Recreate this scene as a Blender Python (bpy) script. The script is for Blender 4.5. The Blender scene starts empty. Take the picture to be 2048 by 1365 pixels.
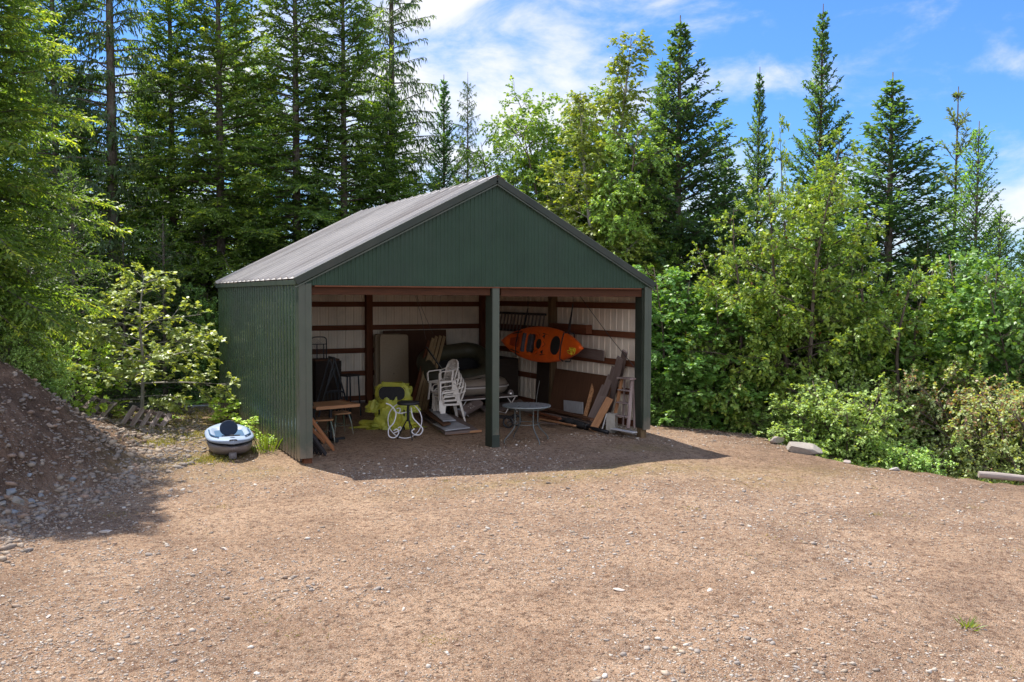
import bpy, math, random
import numpy as np
from mathutils import Vector, Matrix
C = bpy.context.scene.collection
sc = bpy.context.scene
# ------------------------------------------------------------------ camera
CAM = np.array([-7.4084, -14.7144, 2.8740])
YAW, PITCH, ROLL, FPX = -0.48944, -0.05165, 0.00366, 1739.5
def cam_axes():
    cy, sy, cp, sp = math.cos(YAW), math.sin(YAW), math.cos(PITCH), math.sin(PITCH)
    f0, r0, u0 = np.array([-sy, cy, 0]), np.array([cy, sy, 0]), np.array([0, 0, 1.])
    f = f0*cp+u0*sp; u = u0*cp-f0*sp
    cr, sr = math.cos(ROLL), math.sin(ROLL)
    return r0*cr+u*sr, u*cr-r0*sr, f
CR, CU, CF = cam_axes()
cam = bpy.data.cameras.new('camera'); cam.lens = FPX/2048*36; cam.sensor_width = 36
cam.clip_start = 0.1; cam.clip_end = 3000
co = bpy.data.objects.new('camera', cam); C.objects.link(co)
m = Matrix.Identity(4)
for i in range(3):
    m[i][0], m[i][1], m[i][2], m[i][3] = CR[i], CU[i], -CF[i], CAM[i]
co.matrix_world = m
sc.camera = co
# ------------------------------------------------------------------ light
SUNV = Vector((-0.155, 0.525, 1)).normalized()
sun = bpy.data.lights.new('sun', 'SUN'); sun.energy = 4.9; sun.angle = math.radians(0.5); sun.color = (1, .95, .87)
so = bpy.data.objects.new('sun', sun); C.objects.link(so)
so.rotation_euler = SUNV.to_track_quat('Z', 'Y').to_euler(); so.location = (0, 0, 40)
w = bpy.data.worlds.new('World'); sc.world = w; w.use_nodes = True
nt = w.node_tree; N = nt.nodes; L = nt.links
for n in list(N): N.remove(n)
def nd(t, **k):
    n = N.new(t)
    for a, b in k.items(): setattr(n, a, b)
    return n
out = nd('ShaderNodeOutputWorld'); bg = nd('ShaderNodeBackground'); bg.inputs[1].default_value = 0.15
sky = nd('ShaderNodeTexSky', sky_type='NISHITA', sun_disc=False)
sky.sun_elevation = math.asin(SUNV.z); sky.sun_rotation = math.atan2(SUNV.x, SUNV.y)
sky.air_density = 1.25; sky.dust_density = .6; sky.ozone_density = 2.5; sky.altitude = 700
tc = nd('ShaderNodeTexCoord'); sep = nd('ShaderNodeSeparateXYZ')
L.new(tc.outputs['Generated'], sep.inputs[0])
def mth(op, a, b=None, c=None, clamp=False):
    n = nd('ShaderNodeMath', operation=op); n.use_clamp = clamp
    for i, v in enumerate((a, b, c)):
        if v is None: continue
        if isinstance(v, (int, float)): n.inputs[i].default_value = v
        else: L.new(v, n.inputs[i])
    return n.outputs[0]
mp = nd('ShaderNodeMapping'); mp.inputs['Location'].default_value = (3.1, 1.7, .4); mp.inputs['Scale'].default_value = (1, 1, 1.9)
n1 = nd('ShaderNodeTexNoise'); n1.inputs['Scale'].default_value = 6.0; n1.inputs['Detail'].default_value = 9; n1.inputs['Roughness'].default_value = .60
n1.inputs['Distortion'].default_value = .35
L.new(tc.outputs['Generated'], mp.inputs[0]); L.new(mp.outputs[0], n1.inputs['Vector'])
az = mth('ARCTAN2', sep.outputs[0], sep.outputs[1]); el = mth('ARCSINE', sep.outputs[2])
cov = n1.outputs[0]
# cloud banks: azimuth, elevation, width, height (radians), amount
for ca, ce, cw, ch, am in ((.41, .33, .17, .10, .15), (.36, .20, .20, .07, .10), (.53, .27, .07, .06, .12), (.75, .23, .11, .035, .20), (.86, .27, .09, .035, .06), (.05, .2, .35, .25, .08), (.6, .07, .8, .07, .12), (.62, .25, .10, .05, .07), (.70, .30, .12, .03, .06), (.98, .22, .10, .03, .05),
                           (1.02, .32, .24, .13, -.20), (.95, .16, .2, .05, .06), (.66, .34, .10, .05, -.03), (.44, .19, .03, .02, -.12), (2.6, .5, .9, .6, .16), (-2.9, .5, 1.2, .7, .20), (-1.6, .4, .9, .5, .12)):  # the last banks are unseen, added behind the camera to light the shed front
    gx = mth('DIVIDE', mth('SUBTRACT', az, ca), cw); gz = mth('DIVIDE', mth('SUBTRACT', el, ce), ch)
    q = mth('EXPONENT', mth('MULTIPLY', mth('ADD', mth('MULTIPLY', gx, gx), mth('MULTIPLY', gz, gz)), -1.0))
    cov = mth('ADD', cov, mth('MULTIPLY', q, am))
rmp = nd('ShaderNodeMapRange'); rmp.interpolation_type = 'SMOOTHSTEP'
rmp.inputs['From Min'].default_value = .49; rmp.inputs['From Max'].default_value = .80
L.new(cov, rmp.inputs[0])
mix = nd('ShaderNodeMixRGB'); L.new(mth('MULTIPLY', rmp.outputs[0], .88), mix.inputs[0])
hs = nd('ShaderNodeMixRGB', blend_type='MULTIPLY'); hs.inputs[0].default_value = 1; hs.inputs[2].default_value = (.27, .46, .755, 1)
L.new(sky.outputs[0], hs.inputs[1]); L.new(hs.outputs[0], mix.inputs[1])
back = mth('MAXIMUM', mth('MULTIPLY', sep.outputs[1], -1.0), 0.0)  # clouds out of view behind the camera are brightened as added fill light
cb = mth('ADD', mth('MULTIPLY', back, 7.0), 4.3)
ccn = nd('ShaderNodeCombineColor'); L.new(cb, ccn.inputs[0]); L.new(mth('MULTIPLY', cb, .985), ccn.inputs[1]); L.new(mth('MULTIPLY', cb, .97), ccn.inputs[2])
L.new(ccn.outputs[0], mix.inputs[2])
L.new(mix.outputs[0], bg.inputs[0]); L.new(bg.outputs[0], out.inputs[0])
sc.view_settings.view_transform = 'Standard'; sc.view_settings.look = 'None'
sc.view_settings.exposure = 0.80; sc.view_settings.gamma = 1
# ------------------------------------------------------------------ terrain
def sstep(a, b, x):
    t = np.clip((x-a)/(b-a), 0, 1); return t*t*(3-2*t)
EY = np.array([-30, -12, -9, -6.3, -5.16, -4.7, -3.9, -3.04, -2.3, -.7, .67, 1.58, 2.2, 4, 9, 30.])
EX = np.array([16., 11.5, 10.3, 9.1, 8.4, 7.75, 7.3, 6.35, 6.3, 6.8, 7.2, 6.5, 5.5, 4.95, 4.8, 4.6])
FY = np.array([-40, -9, -5, -2.2, -.7, 1.1, 4.3, 7.5, 11, 30.])
FX = np.array([-24, -12, -9.0, -8.0, -7.1, -6.0, -5.35, -5.2, -5.4, -8.])
def noise2(x, y, s, seed=0):
    v = 0; r = np.random.RandomState(seed)
    for k in range(6):
        a = r.uniform(0, 6.28); f = s*r.uniform(.6, 1.7); p = r.uniform(0, 6.28)
        v = v+np.sin((x*math.cos(a)+y*math.sin(a))*f+p+1.3*np.sin((x*math.sin(a)-y*math.cos(a))*f*.7+p*2))
    return v/6
def terrain(x, y):
    x = np.asarray(x, float); y = np.asarray(y, float)
    d = np.maximum(0, (x-2.0)*.8-y*.35*(y < 0)-np.maximum(y, 0)*.15)
    z = -np.where(d < 2.0, .05*d*d, .2+.07*(d-2.0))
    z = np.maximum(z, -1.1)
    ex = np.interp(y, EY, EX); s = np.maximum(0, x-ex)
    z = z-4.2*(1-np.exp(-s*.13))-.02*s
    b = np.maximum(0, y-10.5); z = z-3.0*(1-np.exp(-b*.10))
    fx = np.interp(y, FY, FX); t = np.maximum(0, fx-x+.22*noise2(x, y, 2.6, 15)*(fx-x > -.4))
    H = np.interp(y, [-12, -6, -2, 1.5, 4, 7, 10], [2.3, 2.3, 2.05, 1.6, .95, .55, .4])
    wd = np.interp(y, [-2, 2, 5, 9], [1.9, 2.2, 3.5, 4.5])
    bank = H*sstep(0, 1, t/wd)+.05*np.maximum(0, t-wd)
    bank = bank*(1+.17*noise2(x, y, 2.2, 5))+sstep(0, .5, t)*(.10*noise2(x, y, 4.2, 6)+.045*noise2(x, y, 11, 7)+.02*noise2(x, y, 27, 8))
    z = z+bank
    flat = 1-sstep(0, .4, t)*.0
    z = z+.02*noise2(x, y, 1.1, 3)*flat+.006*noise2(x, y, 5.5, 4)
    inside = (1-sstep(3.2, 4.4, np.abs(x)))*sstep(-1.2, .2, y)*(1-sstep(8, 9, y))
    z = z*(1-inside)+inside*(-.01)*(1) - inside*.09*sstep(2.9, 3.66, x)*(1-sstep(0, 2, y))
    return z
def tz(x, y): return float(terrain(x, y))
def at(px, depth):
    """ground point on the sight line through picture column px at a forward distance"""
    d = CF+CR*(px-1024)/FPX; P = CAM+d*depth
    return float(P[0]), float(P[1])
def hz(px): return 590+(px-96)*.00365
def topz(py, px, depth): return float(CAM[2]+(hz(px)-py)/FPX*depth)
# ------------------------------------------------------------------ helpers
def tag(o, label=None, cat=None, group=None, kind=None):
    if label: o['label'] = label
    if cat: o['category'] = cat
    if group: o['group'] = group
    if kind: o['kind'] = kind
    return o
def empty(name, loc=(0, 0, 0), rz=0, label=None, cat=None, group=None):
    o = bpy.data.objects.new(name, None); C.objects.link(o)
    o.location = loc; o.rotation_euler = (0, 0, rz); o.empty_display_size = .2
    return tag(o, label, cat, group)
def link(o, parent=None):
    C.objects.link(o)
    if parent: o.parent = parent
    return o
def npmesh(name, V, F, mat, parent=None, col=None, smooth=False, attr='tint'):
    """V (n,3), F list/array of equal-length polygons"""
    V = np.asarray(V, np.float32); F = np.asarray(F, np.int32)
    me = bpy.data.meshes.new(name); k = F.shape[1]
    me.vertices.add(len(V)); me.vertices.foreach_set('co', V.ravel())
    me.loops.add(F.size); me.loops.foreach_set('vertex_index', F.ravel())
    me.polygons.add(len(F)); me.polygons.foreach_set('loop_start', np.arange(len(F), dtype=np.int32)*k)
    if smooth: me.polygons.foreach_set('use_smooth', np.ones(len(F), bool))
    if col is not None:
        a = me.color_attributes.new(attr, 'FLOAT_COLOR', 'POINT')
        c = np.ones((len(V), 4), np.float32); c[:, :3] = col; a.data.foreach_set('color', c.ravel())
    me.update(calc_edges=True); me.materials.append(mat)
    return link(bpy.data.objects.new(name, me), parent)
class MB:
    def __init__(s): s.v = []; s.f = []; s.mi = []; s.cur = 0
    def add(s, v, f):
        b = len(s.v); s.v += [tuple(p) for p in v]
        for q in f: s.f.append([b+i for i in q]); s.mi.append(s.cur)
        return s
    def box(s, c, d, rot=None, taper=1.0):
        hx, hy, hz_ = d[0]/2, d[1]/2, d[2]/2
        P = [Vector((x*hx*(taper if z > 0 else 1), y*hy*(taper if z > 0 else 1), z*hz_)) for z in (-1, 1) for x, y in ((-1, -1), (1, -1), (1, 1), (-1, 1))]
        if rot is not None: P = [rot @ p for p in P]
        c = Vector(c); P = [p+c for p in P]
        return s.add(P, [(3, 2, 1, 0), (4, 5, 6, 7), (0, 1, 5, 4), (1, 2, 6, 5), (2, 3, 7, 6), (3, 0, 4, 7)])
    def bar(s, a, b, w_, h_, up=(0, 0, 1)):
        a, b = Vector(a), Vector(b); x = (b-a); Ln = x.length; x.normalize(); up = Vector(up)
        if abs(x.dot(up)) > .98: up = Vector((1, 0, 0))
        y = up.cross(x).normalized(); z = x.cross(y)
        return s.box((a+b)/2, (Ln, w_, h_), Matrix((x, y, z)).transposed())
    def tube(s, pts, r, n=8, cap=True, closed=False):
        pts = [Vector(p) for p in pts]; m_ = len(pts)
        if isinstance(r, (int, float)): r = [r]*m_
        b = []; prev = None
        for i, p in enumerate(pts):
            if closed: t = pts[(i+1) % m_]-pts[i-1]
            else: t = pts[min(i+1, m_-1)]-pts[max(i-1, 0)]
            t.normalize()
            if prev is None:
                q = Vector((0, 0, 1)) if abs(t.z) < .9 else Vector((1, 0, 0)); u = t.cross(q).normalized()
            else:
                u = prev-t*prev.dot(t)
                u = u.normalized() if u.length > 1e-6 else t.orthogonal().normalized()
            prev = u; v = t.cross(u)
            for k in range(n):
                a = 2*math.pi*k/n; b.append(p+(u*math.cos(a)+v*math.sin(a))*r[i])
        f = []
        for i in range(m_ if closed else m_-1):
            j = (i+1) % m_
            for k in range(n): f.append((i*n+k, i*n+(k+1) % n, j*n+(k+1) % n, j*n+k))
        if cap and not closed: f += [tuple(range(n-1, -1, -1)), tuple(range((m_-1)*n, m_*n))]
        return s.add(b, f)
    def lathe(s, prof, n=24, c=(0, 0, 0), rot=None, sy=1.0):
        b = []
        for r, z in prof:
            for k in range(n):
                a = 2*math.pi*k/n; p = Vector((r*math.cos(a), r*math.sin(a)*sy, z))
                if rot is not None: p = rot @ p
                b.append(p+Vector(c))
        f = []
        for i in range(len(prof)-1):
            for k in range(n): f.append((i*n+k, i*n+(k+1) % n, (i+1)*n+(k+1) % n, (i+1)*n+k))
        f += [tuple(range(n-1, -1, -1)), tuple(range((len(prof)-1)*n, len(prof)*n))]
        return s.add(b, f)
    def prism(s, poly, h, M=None):
        """2-D polygon (ccw) in xy, thickness h centred on z"""
        n = len(poly); P = [Vector((x, y, -h/2)) for x, y in poly]+[Vector((x, y, h/2)) for x, y in poly]
        if M is not None: P = [M @ p for p in P]
        f = [tuple(range(n-1, -1, -1)), tuple(range(n, 2*n))]+[(i, (i+1) % n, n+(i+1) % n, n+i) for i in range(n)]
        return s.add(P, f)
    def build(s, name, mat, parent=None, bevel=0, smooth=False, sub=0):
        me = bpy.data.meshes.new(name); me.from_pydata([tuple(p) for p in s.v], [], s.f); me.update()
        mats = mat if isinstance(mat, (list, tuple)) else [mat]
        for q in mats: me.materials.append(q)
        if len(mats) > 1: me.polygons.foreach_set('material_index', s.mi)
        if smooth: me.polygons.foreach_set('use_smooth', [True]*len(me.polygons))
        o = link(bpy.data.objects.new(name, me), parent)
        if bevel:
            b = o.modifiers.new('bevel', 'BEVEL'); b.width = bevel; b.segments = 2; b.limit_method = 'ANGLE'
        if sub:
            b = o.modifiers.new('sub', 'SUBSURF'); b.levels = b.render_levels = sub
        return o
def copy_tree(o, parent=None):
    c = o.copy(); C.objects.link(c); c.parent = parent
    for ch in list(o.children): copy_tree(ch, c)
    return c
# ------------------------------------------------------------------ materials
def newmat(name):
    M = bpy.data.materials.new(name); M.use_nodes = True; t = M.node_tree
    for n in list(t.nodes): t.nodes.remove(n)
    return M, t
class NT:
    def __init__(s, t): s.t = t
    def n(s, ty, ins=None, **k):
        q = s.t.nodes.new(ty)
        for a, b in k.items(): setattr(q, a, b)
        for a, b in (ins or {}).items():
            if isinstance(b, bpy.types.NodeSocket): s.t.links.new(b, q.inputs[a])
            else: q.inputs[a].default_value = b
        return q
    def l(s, a, b): s.t.links.new(a, b)
    def ramp(s, fac, stops):
        q = s.n('ShaderNodeValToRGB', {0: fac}); e = q.color_ramp.elements
        while len(e) < len(stops): e.new(.5)
        for i, (p, c) in enumerate(stops): e[i].position = p; e[i].color = (*c, 1) if len(c) == 3 else c
        return q.outputs[0]
    def noise(s, vec, scale, detail=4, rough=.5, out=0):
        return s.n('ShaderNodeTexNoise', {'Vector': vec, 'Scale': scale, 'Detail': detail, 'Roughness': rough}).outputs[out]
    def mixc(s, f, a, b, mode='MIX'):
        return s.n('ShaderNodeMixRGB', {0: f, 1: a, 2: b}, blend_type=mode).outputs[0]
    def math(s, op, a, b=0.0): return s.n('ShaderNodeMath', {0: a, 1: b}, operation=op).outputs[0]
def c4(c): return (c[0], c[1], c[2], 1)
def surf(name, col, rough=.6, var=.25, scale=6, bump=.0, bscale=40, metal=0, spec=.4, dirt=None, dirtamt=.5, stretch=None, coat=0, mud=False):
    """paint, plastic, metal, stone: base colour with uneven wear"""
    M, t = newmat(name); g = NT(t)
    o = g.n('ShaderNodeOutputMaterial'); p = g.n('ShaderNodeBsdfPrincipled', {'Roughness': rough, 'Metallic': metal, 'Specular IOR Level': spec, 'Coat Weight': coat})
    v = g.n('ShaderNodeTexCoord').outputs['Object']
    if stretch: v = g.n('ShaderNodeMapping', {'Vector': v, 'Scale': stretch}).outputs[0]
    a = g.noise(v, scale, 6, .6); dk = tuple(x*(1-var) for x in col); lt = tuple(min(1, x*(1+var)) for x in col)
    c = g.ramp(a, [(.3, dk), (.7, lt)])
    if dirt:
        b = g.noise(v, scale*.35, 8, .7); f = g.ramp(b, [(.48, (0, 0, 0)), (.66, (dirtamt,)*3)])
        c = g.mixc(f, c, c4(dirt))
    if mud:
        zc = g.n('ShaderNodeSeparateXYZ', {0: g.n('ShaderNodeTexCoord').outputs['Object']}).outputs[2]
        hh = g.math('SUBTRACT', g.math('MULTIPLY', g.noise(v, 5.0, 6, .7), .75), zc)
        c = g.mixc(g.ramp(hh, [(.0, (0, 0, 0)), (.30, (.75,)*3)]), c, (.19, .145, .105, 1))
    g.l(c, p.inputs['Base Color'])
    rr = g.n('ShaderNodeMapRange', {0: g.noise(v, scale*2.3, 5), 3: max(0, rough-.12), 4: min(1, rough+.12)}); g.l(rr.outputs[0], p.inputs['Roughness'])
    if bump:
        q = g.n('ShaderNodeBump', {'Strength': bump, 'Distance': .01, 'Height': g.noise(v, bscale, 5, .6)}); g.l(q.outputs[0], p.inputs['Normal'])
    g.l(p.outputs[0], o.inputs[0]); return M
def wood(name, col, dark, rough=.75, knots=True, weather=None):
    """grain runs along the board's own X axis"""
    M, t = newmat(name); g = NT(t)
    o = g.n('ShaderNodeOutputMaterial'); p = g.n('ShaderNodeBsdfPrincipled', {'Roughness': rough, 'Specular IOR Level': .25})
    tcn = g.n('ShaderNodeTexCoord').outputs['Object']
    rnd = g.n('ShaderNodeObjectInfo').outputs['Random']
    off = g.n('ShaderNodeCombineXYZ', {0: g.math('MULTIPLY', rnd, 37.), 1: g.math('MULTIPLY', rnd, 17.), 2: 0.})
    v = g.n('ShaderNodeVectorMath', {0: tcn, 1: off.outputs[0]}, operation='ADD').outputs[0]
    vs = g.n('ShaderNodeMapping', {'Vector': v, 'Scale': (1.2, 16, 16)}).outputs[0]
    a = g.noise(vs, 2.2, 8, .65)
    c = g.ramp(a, [(.28, dark), (.5, tuple((x+y)/2 for x, y in zip(col, dark))), (.72, col)])
    b = g.noise(v, 2.6, 5, .6); c = g.mixc(g.ramp(b, [(.35, (0, 0, 0)), (.75, (.5,)*3)]), c, c4(tuple(x*.55 for x in col)))
    if weather: c = g.mixc(g.ramp(g.noise(vs, .8, 6, .7), [(.42, (0, 0, 0)), (.62, (.8,)*3)]), c, c4(weather))
    g.l(c, p.inputs['Base Color'])
    q = g.n('ShaderNodeBump', {'Strength': .5, 'Distance': .004, 'Height': a}); g.l(q.outputs[0], p.inputs['Normal'])
    g.l(p.outputs[0], o.inputs[0]); return M
def leafmat(name, trans=.35, rough=.45, spec=.35, tint=(1.25, 1.25, .55)):
    M, t = newmat(name); g = NT(t)
    o = g.n('ShaderNodeOutputMaterial'); p = g.n('ShaderNodeBsdfPrincipled', {'Roughness': rough, 'Specular IOR Level': spec})
    a = g.n('ShaderNodeVertexColor', layer_name='tint').outputs[0]
    oi = g.n('ShaderNodeObjectInfo').outputs['Random']
    hv = g.n('ShaderNodeHueSaturation', {'Hue': g.math('ADD', g.math('MULTIPLY', oi, .018), .491), 'Saturation': 1., 'Value': g.math('ADD', g.math('MULTIPLY', oi, .22), .89), 'Color': a}).outputs[0]
    g.l(hv, p.inputs['Base Color'])
    tr = g.n('ShaderNodeBsdfTranslucent', {0: g.mixc(1., hv, c4(tint), 'MULTIPLY')})
    mx = g.n('ShaderNodeMixShader', {0: trans}); g.l(p.outputs[0], mx.inputs[1]); g.l(tr.outputs[0], mx.inputs[2])
    g.l(mx.outputs[0], o.inputs[0]); return M
MT = {}
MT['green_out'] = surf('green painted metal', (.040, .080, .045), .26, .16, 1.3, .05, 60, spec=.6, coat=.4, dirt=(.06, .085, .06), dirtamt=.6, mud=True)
MT['green_front'] = surf('shaded green metal', (.022, .048, .028), .55, .16, 1.3, .05, 60, spec=.3, dirt=(.032, .05, .036), dirtamt=.5)  # darker copy of the wall green; the front's shade is in the colour
MT['green_in'] = surf('pale panel back', (.80, .69, .56), .5, .10, 2.0, dirt=(.3, .26, .22), dirtamt=.35)
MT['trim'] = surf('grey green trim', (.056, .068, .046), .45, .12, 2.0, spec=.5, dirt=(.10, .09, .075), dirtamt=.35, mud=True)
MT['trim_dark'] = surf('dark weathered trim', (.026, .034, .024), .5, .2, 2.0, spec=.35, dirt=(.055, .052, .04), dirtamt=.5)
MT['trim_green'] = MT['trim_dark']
MT['roof'] = surf('weathered roof metal', (.49, .46, .43), .36, .16, 1.6, spec=.5, metal=.0, dirt=(.27, .235, .21), dirtamt=.75, stretch=(.22, 1.6, .22))
MT['beam'] = wood('old red brown timber', (.085, .030, .012), (.04, .015, .006))
MT['girt'] = wood('dark red brown girt', (.21, .075, .034), (.10, .035, .017))
MT['postw'] = wood('post timber', (.19, .125, .062), (.09, .055, .03))
# ------------------------------------------------------------------ ground
def build_ground():
    nx, ny = 380, 330
    u = np.linspace(-1, 1, nx); xs = np.sign(u)*(np.abs(u)**2.2)*150+np.where(np.abs(u) < 2, u*13, 0)-.5
    v = np.linspace(-1, 1, ny); ys = np.sign(v)*(np.abs(v)**2.2)*160+v*13-2
    X, Y = np.meshgrid(xs, ys); Z = terrain(X, Y)
    Z = np.maximum(Z, -9+0*Z)
    V = np.stack([X, Y, Z], -1).reshape(-1, 3)
    i = np.arange((ny-1)*nx).reshape(ny-1, nx)[:, :-1].ravel()
    F = np.stack([i, i+1, i+nx+1, i+nx], 1)
    # what grows or lies where: r = forest litter, g = moss / weeds, b = bank earth
    fx = np.interp(V[:, 1], FY, FX); ex = np.interp(V[:, 1], EY, EX)
    t = fx-V[:, 0]; s = V[:, 0]-ex
    lit = np.maximum(sstep(.2, 1.2, s), sstep(9.2, 10.4, V[:, 1]))
    lit = np.maximum(lit, sstep(-1.5, -.3, t)*sstep(5.5, 7.5, V[:, 1]))
    lit = np.maximum(lit, sstep(3.4, 4.6, t))
    nn = noise2(V[:, 0], V[:, 1], 1.7, 9)
    def blob(cx_, cy2, rx, ry): return np.exp(-(((V[:, 0]-cx_)/rx)**2+((V[:, 1]-cy2)/ry)**2))
    moss = blob(-4.7, 4.5, .9, 3.2)*1.1+blob(-5.6, 1.2, .9, .8)*.8+blob(-1.2, -3.0, 1.6, .35)*.55+blob(1.3, -2.9, 1.6, .5)*.7+blob(-4.6, -.4, 1.1, .5)*.5+blob(2.6, -1.2, .9, .35)*.55+blob(5.2, -3.4, 1.2, .6)*.4+blob(3.5,-3.8,1.6,.7)*.35
    moss = np.clip(moss*(1+.5*nn), 0, 1)
    bank = np.maximum(sstep(0, .6, t), .75*sstep(-3.4, -.5, s)*(1-sstep(-.1, .3, s))*np.clip(.75+.6*noise2(V[:, 0], V[:, 1], 3.1, 44), 0, 1))
    bank = np.maximum(bank, .6*sstep(-2.6, -.2, t)*np.clip(.5+.9*noise2(V[:, 0], V[:, 1], 2.3, 45), 0, 1)*(V[:, 1] < 3))
    col = np.stack([lit, moss, bank], 1)
    return npmesh('ground', V, F, MT['ground'], col=col, smooth=True, attr='zone')
def ground_mat():
    M, t = newmat('gravel yard'); g = NT(t)
    o = g.n('ShaderNodeOutputMaterial'); p = g.n('ShaderNodeBsdfPrincipled', {'Roughness': .9, 'Specular IOR Level': .15})
    v = g.n('ShaderNodeTexCoord').outputs['Object']
    z = g.n('ShaderNodeVertexColor', layer_name='zone').outputs[0]
    sp = g.n('ShaderNodeSeparateColor', {0: z}); lit, moss, bank = sp.outputs
    vw = g.n('ShaderNodeVectorMath', {0: v, 1: g.n('ShaderNodeVectorMath', {0: g.noise(v, 30, 2, .5, 1), 1: (.012, .012, .012)}, operation='MULTIPLY').outputs[0]}, operation='ADD').outputs[0]
    def voro(scale, seed):
        vv = g.n('ShaderNodeMapping', {'Vector': vw, 'Location': (seed, seed*2, 0), 'Scale': (1, 1, .5)}).outputs[0]
        a = g.n('ShaderNodeTexVoronoi', {'Vector': vv, 'Scale': scale, 'Randomness': 1.}, feature='F1')
        return a
    big = voro(19, 0); mid = voro(44, 5); fine = voro(105, 9)
    def stones(vo, thr):
        sc_ = g.n('ShaderNodeSeparateColor', {0: vo.outputs['Color']})
        c = g.ramp(sc_.outputs[0], [(0, (.12, .085, .06)), (.2, (.30, .195, .12)), (.42, (.42, .31, .205)), (.62, (.27, .225, .185)), (.78, (.37, .21, .12)), (.9, (.54, .44, .33)), (1, (.64, .58, .48))])
        pres = g.math('GREATER_THAN', sc_.outputs[1], thr)
        return c, pres, vo.outputs['Distance']
    cb, pb, db = stones(big, .80); cm, pm, dm = stones(mid, .50); cf, pf, df = stones(fine, .0)
    patch = g.noise(v, .75, 7, .62); patch2 = g.noise(v, 2.6, 6, .65)
    soil = g.ramp(patch, [(.38, (.190, .108, .062)), (.47, (.36, .238, .150)), (.64, (.50, .36, .245))])
    lane = g.noise(g.n('ShaderNodeMapping', {'Vector': v, 'Rotation': (0, 0, .35), 'Scale': (1.5, .16, 1)}).outputs[0], 1.1, 4, .5)
    soil = g.mixc(1., soil, g.ramp(lane, [(.36, (.80, .77, .74)), (.5, (1, 1, 1)), (.64, (1.0, 1.0, 1.0))]), 'MULTIPLY')
    smudge = g.noise(v, .42, 8, .7)
    soil = g.mixc(g.ramp(smudge, [(.53, (0, 0, 0)), (.64, (.75,)*3)]), soil, (.15, .09, .058, 1))
    soil = g.mixc(g.ramp(patch2, [(.50, (0, 0, 0)), (.62, (.75,)*3)]), soil, (.15, .085, .052, 1))
    soil = g.mixc(g.ramp(g.noise(v, 220, 3, .7), [(.35, (.55,)*3), (.7, (0,)*3)]), soil, (.12, .08, .058, 1))
    c = g.mixc(.80, soil, cf)
    c = g.mixc(.36, c, g.mixc(1., soil, (1.66, 1.48, 1.34, 1), 'MULTIPLY'))
    fm = g.math('MULTIPLY', pm, g.ramp(dm, [(.30, (1, 1, 1)), (.44, (0, 0, 0))]))
    c = g.mixc(g.math('MULTIPLY', fm, .75), c, cm)
    fb = g.math('MULTIPLY', pb, g.ramp(db, [(.26, (1, 1, 1)), (.36, (0, 0, 0))]))
    c = g.mixc(g.math('MULTIPLY', fb, .85), c, cb)
    # small dark twigs, needles and droppings
    tw = g.noise(g.n('ShaderNodeMapping', {'Vector': v, 'Scale': (1, 1, .3)}).outputs[0], 11, 9, .75)
    c = g.mixc(g.ramp(tw, [(.51, (0, 0, 0)), (.60, (.8,)*3)]), c, (.125, .068, .042, 1))
    # bank earth
    be = g.ramp(g.noise(v, 3.2, 8, .65), [(.35, (.065, .038, .025)), (.52, (.20, .122, .08)), (.7, (.33, .225, .16))])
    be = g.mixc(g.ramp(g.noise(v, 1.1, 6, .65), [(.42, (0, 0, 0)), (.6, (.7,)*3)]), be, (.055, .034, .025, 1))
    c = g.mixc(g.math('MULTIPLY', bank, .8), c, be)
    # moss / dry yellow weeds
    mc = g.ramp(g.noise(v, 14, 6, .7), [(.3, (.12, .115, .03)), (.55, (.30, .23, .07)), (.75, (.18, .2, .05))])
    mf = g.math('MULTIPLY', moss, g.ramp(g.noise(v, 5, 7, .7), [(.36, (0, 0, 0)), (.58, (1, 1, 1))]))
    c = g.mixc(g.math('MULTIPLY', mf, .8), c, mc)
    lc = g.ramp(g.noise(v, 9, 7, .7), [(.3, (.022, .022, .012)), (.5, (.055, .05, .025)), (.7, (.10, .085, .045))])
    c = g.mixc(lit, c, lc)
    g.l(c, p.inputs['Base Color'])
    h = g.math('ADD', g.math('MULTIPLY', g.math('SUBTRACT', .6, df), .35), g.math('MULTIPLY', fm, g.math('SUBTRACT', .8, dm)))
    h = g.math('ADD', h, g.math('MULTIPLY', fb, g.math('SUBTRACT', 1.4, db)))
    h = g.math('ADD', h, g.math('MULTIPLY', g.noise(v, 9, 8, .7), 1.6))
    b = g.n('ShaderNodeBump', {'Strength': 1., 'Distance': .035, 'Height': h}); g.l(b.outputs[0], p.inputs['Normal'])
    g.l(p.outputs[0], o.inputs[0]); return M
MT['ground'] = ground_mat()
tag(build_ground(), kind='structure')
# loose stones as real geometry -------------------------------------------------
def stone_mat(name, stops, bump=.4):
    M, t = newmat(name); g = NT(t)
    o = g.n('ShaderNodeOutputMaterial'); p = g.n('ShaderNodeBsdfPrincipled', {'Roughness': .85, 'Specular IOR Level': .25})
    a = g.n('ShaderNodeVertexColor', layer_name='tint').outputs[0]
    v = g.n('ShaderNodeTexCoord').outputs['Object']
    c = g.mixc(.35, a, g.ramp(g.noise(v, 22, 6, .7), stops))
    g.l(c, p.inputs['Base Color'])
    b = g.n('ShaderNodeBump', {'Strength': bump, 'Distance': .01, 'Height': g.noise(v, 60, 5, .6)}); g.l(b.outputs[0], p.inputs['Normal'])
    g.l(p.outputs[0], o.inputs[0]); return M
MT['stone'] = stone_mat('river stone', [(.3, (.16, .12, .09)), (.6, (.38, .33, .28)), (.8, (.5, .46, .4))])
ICO = None
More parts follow.
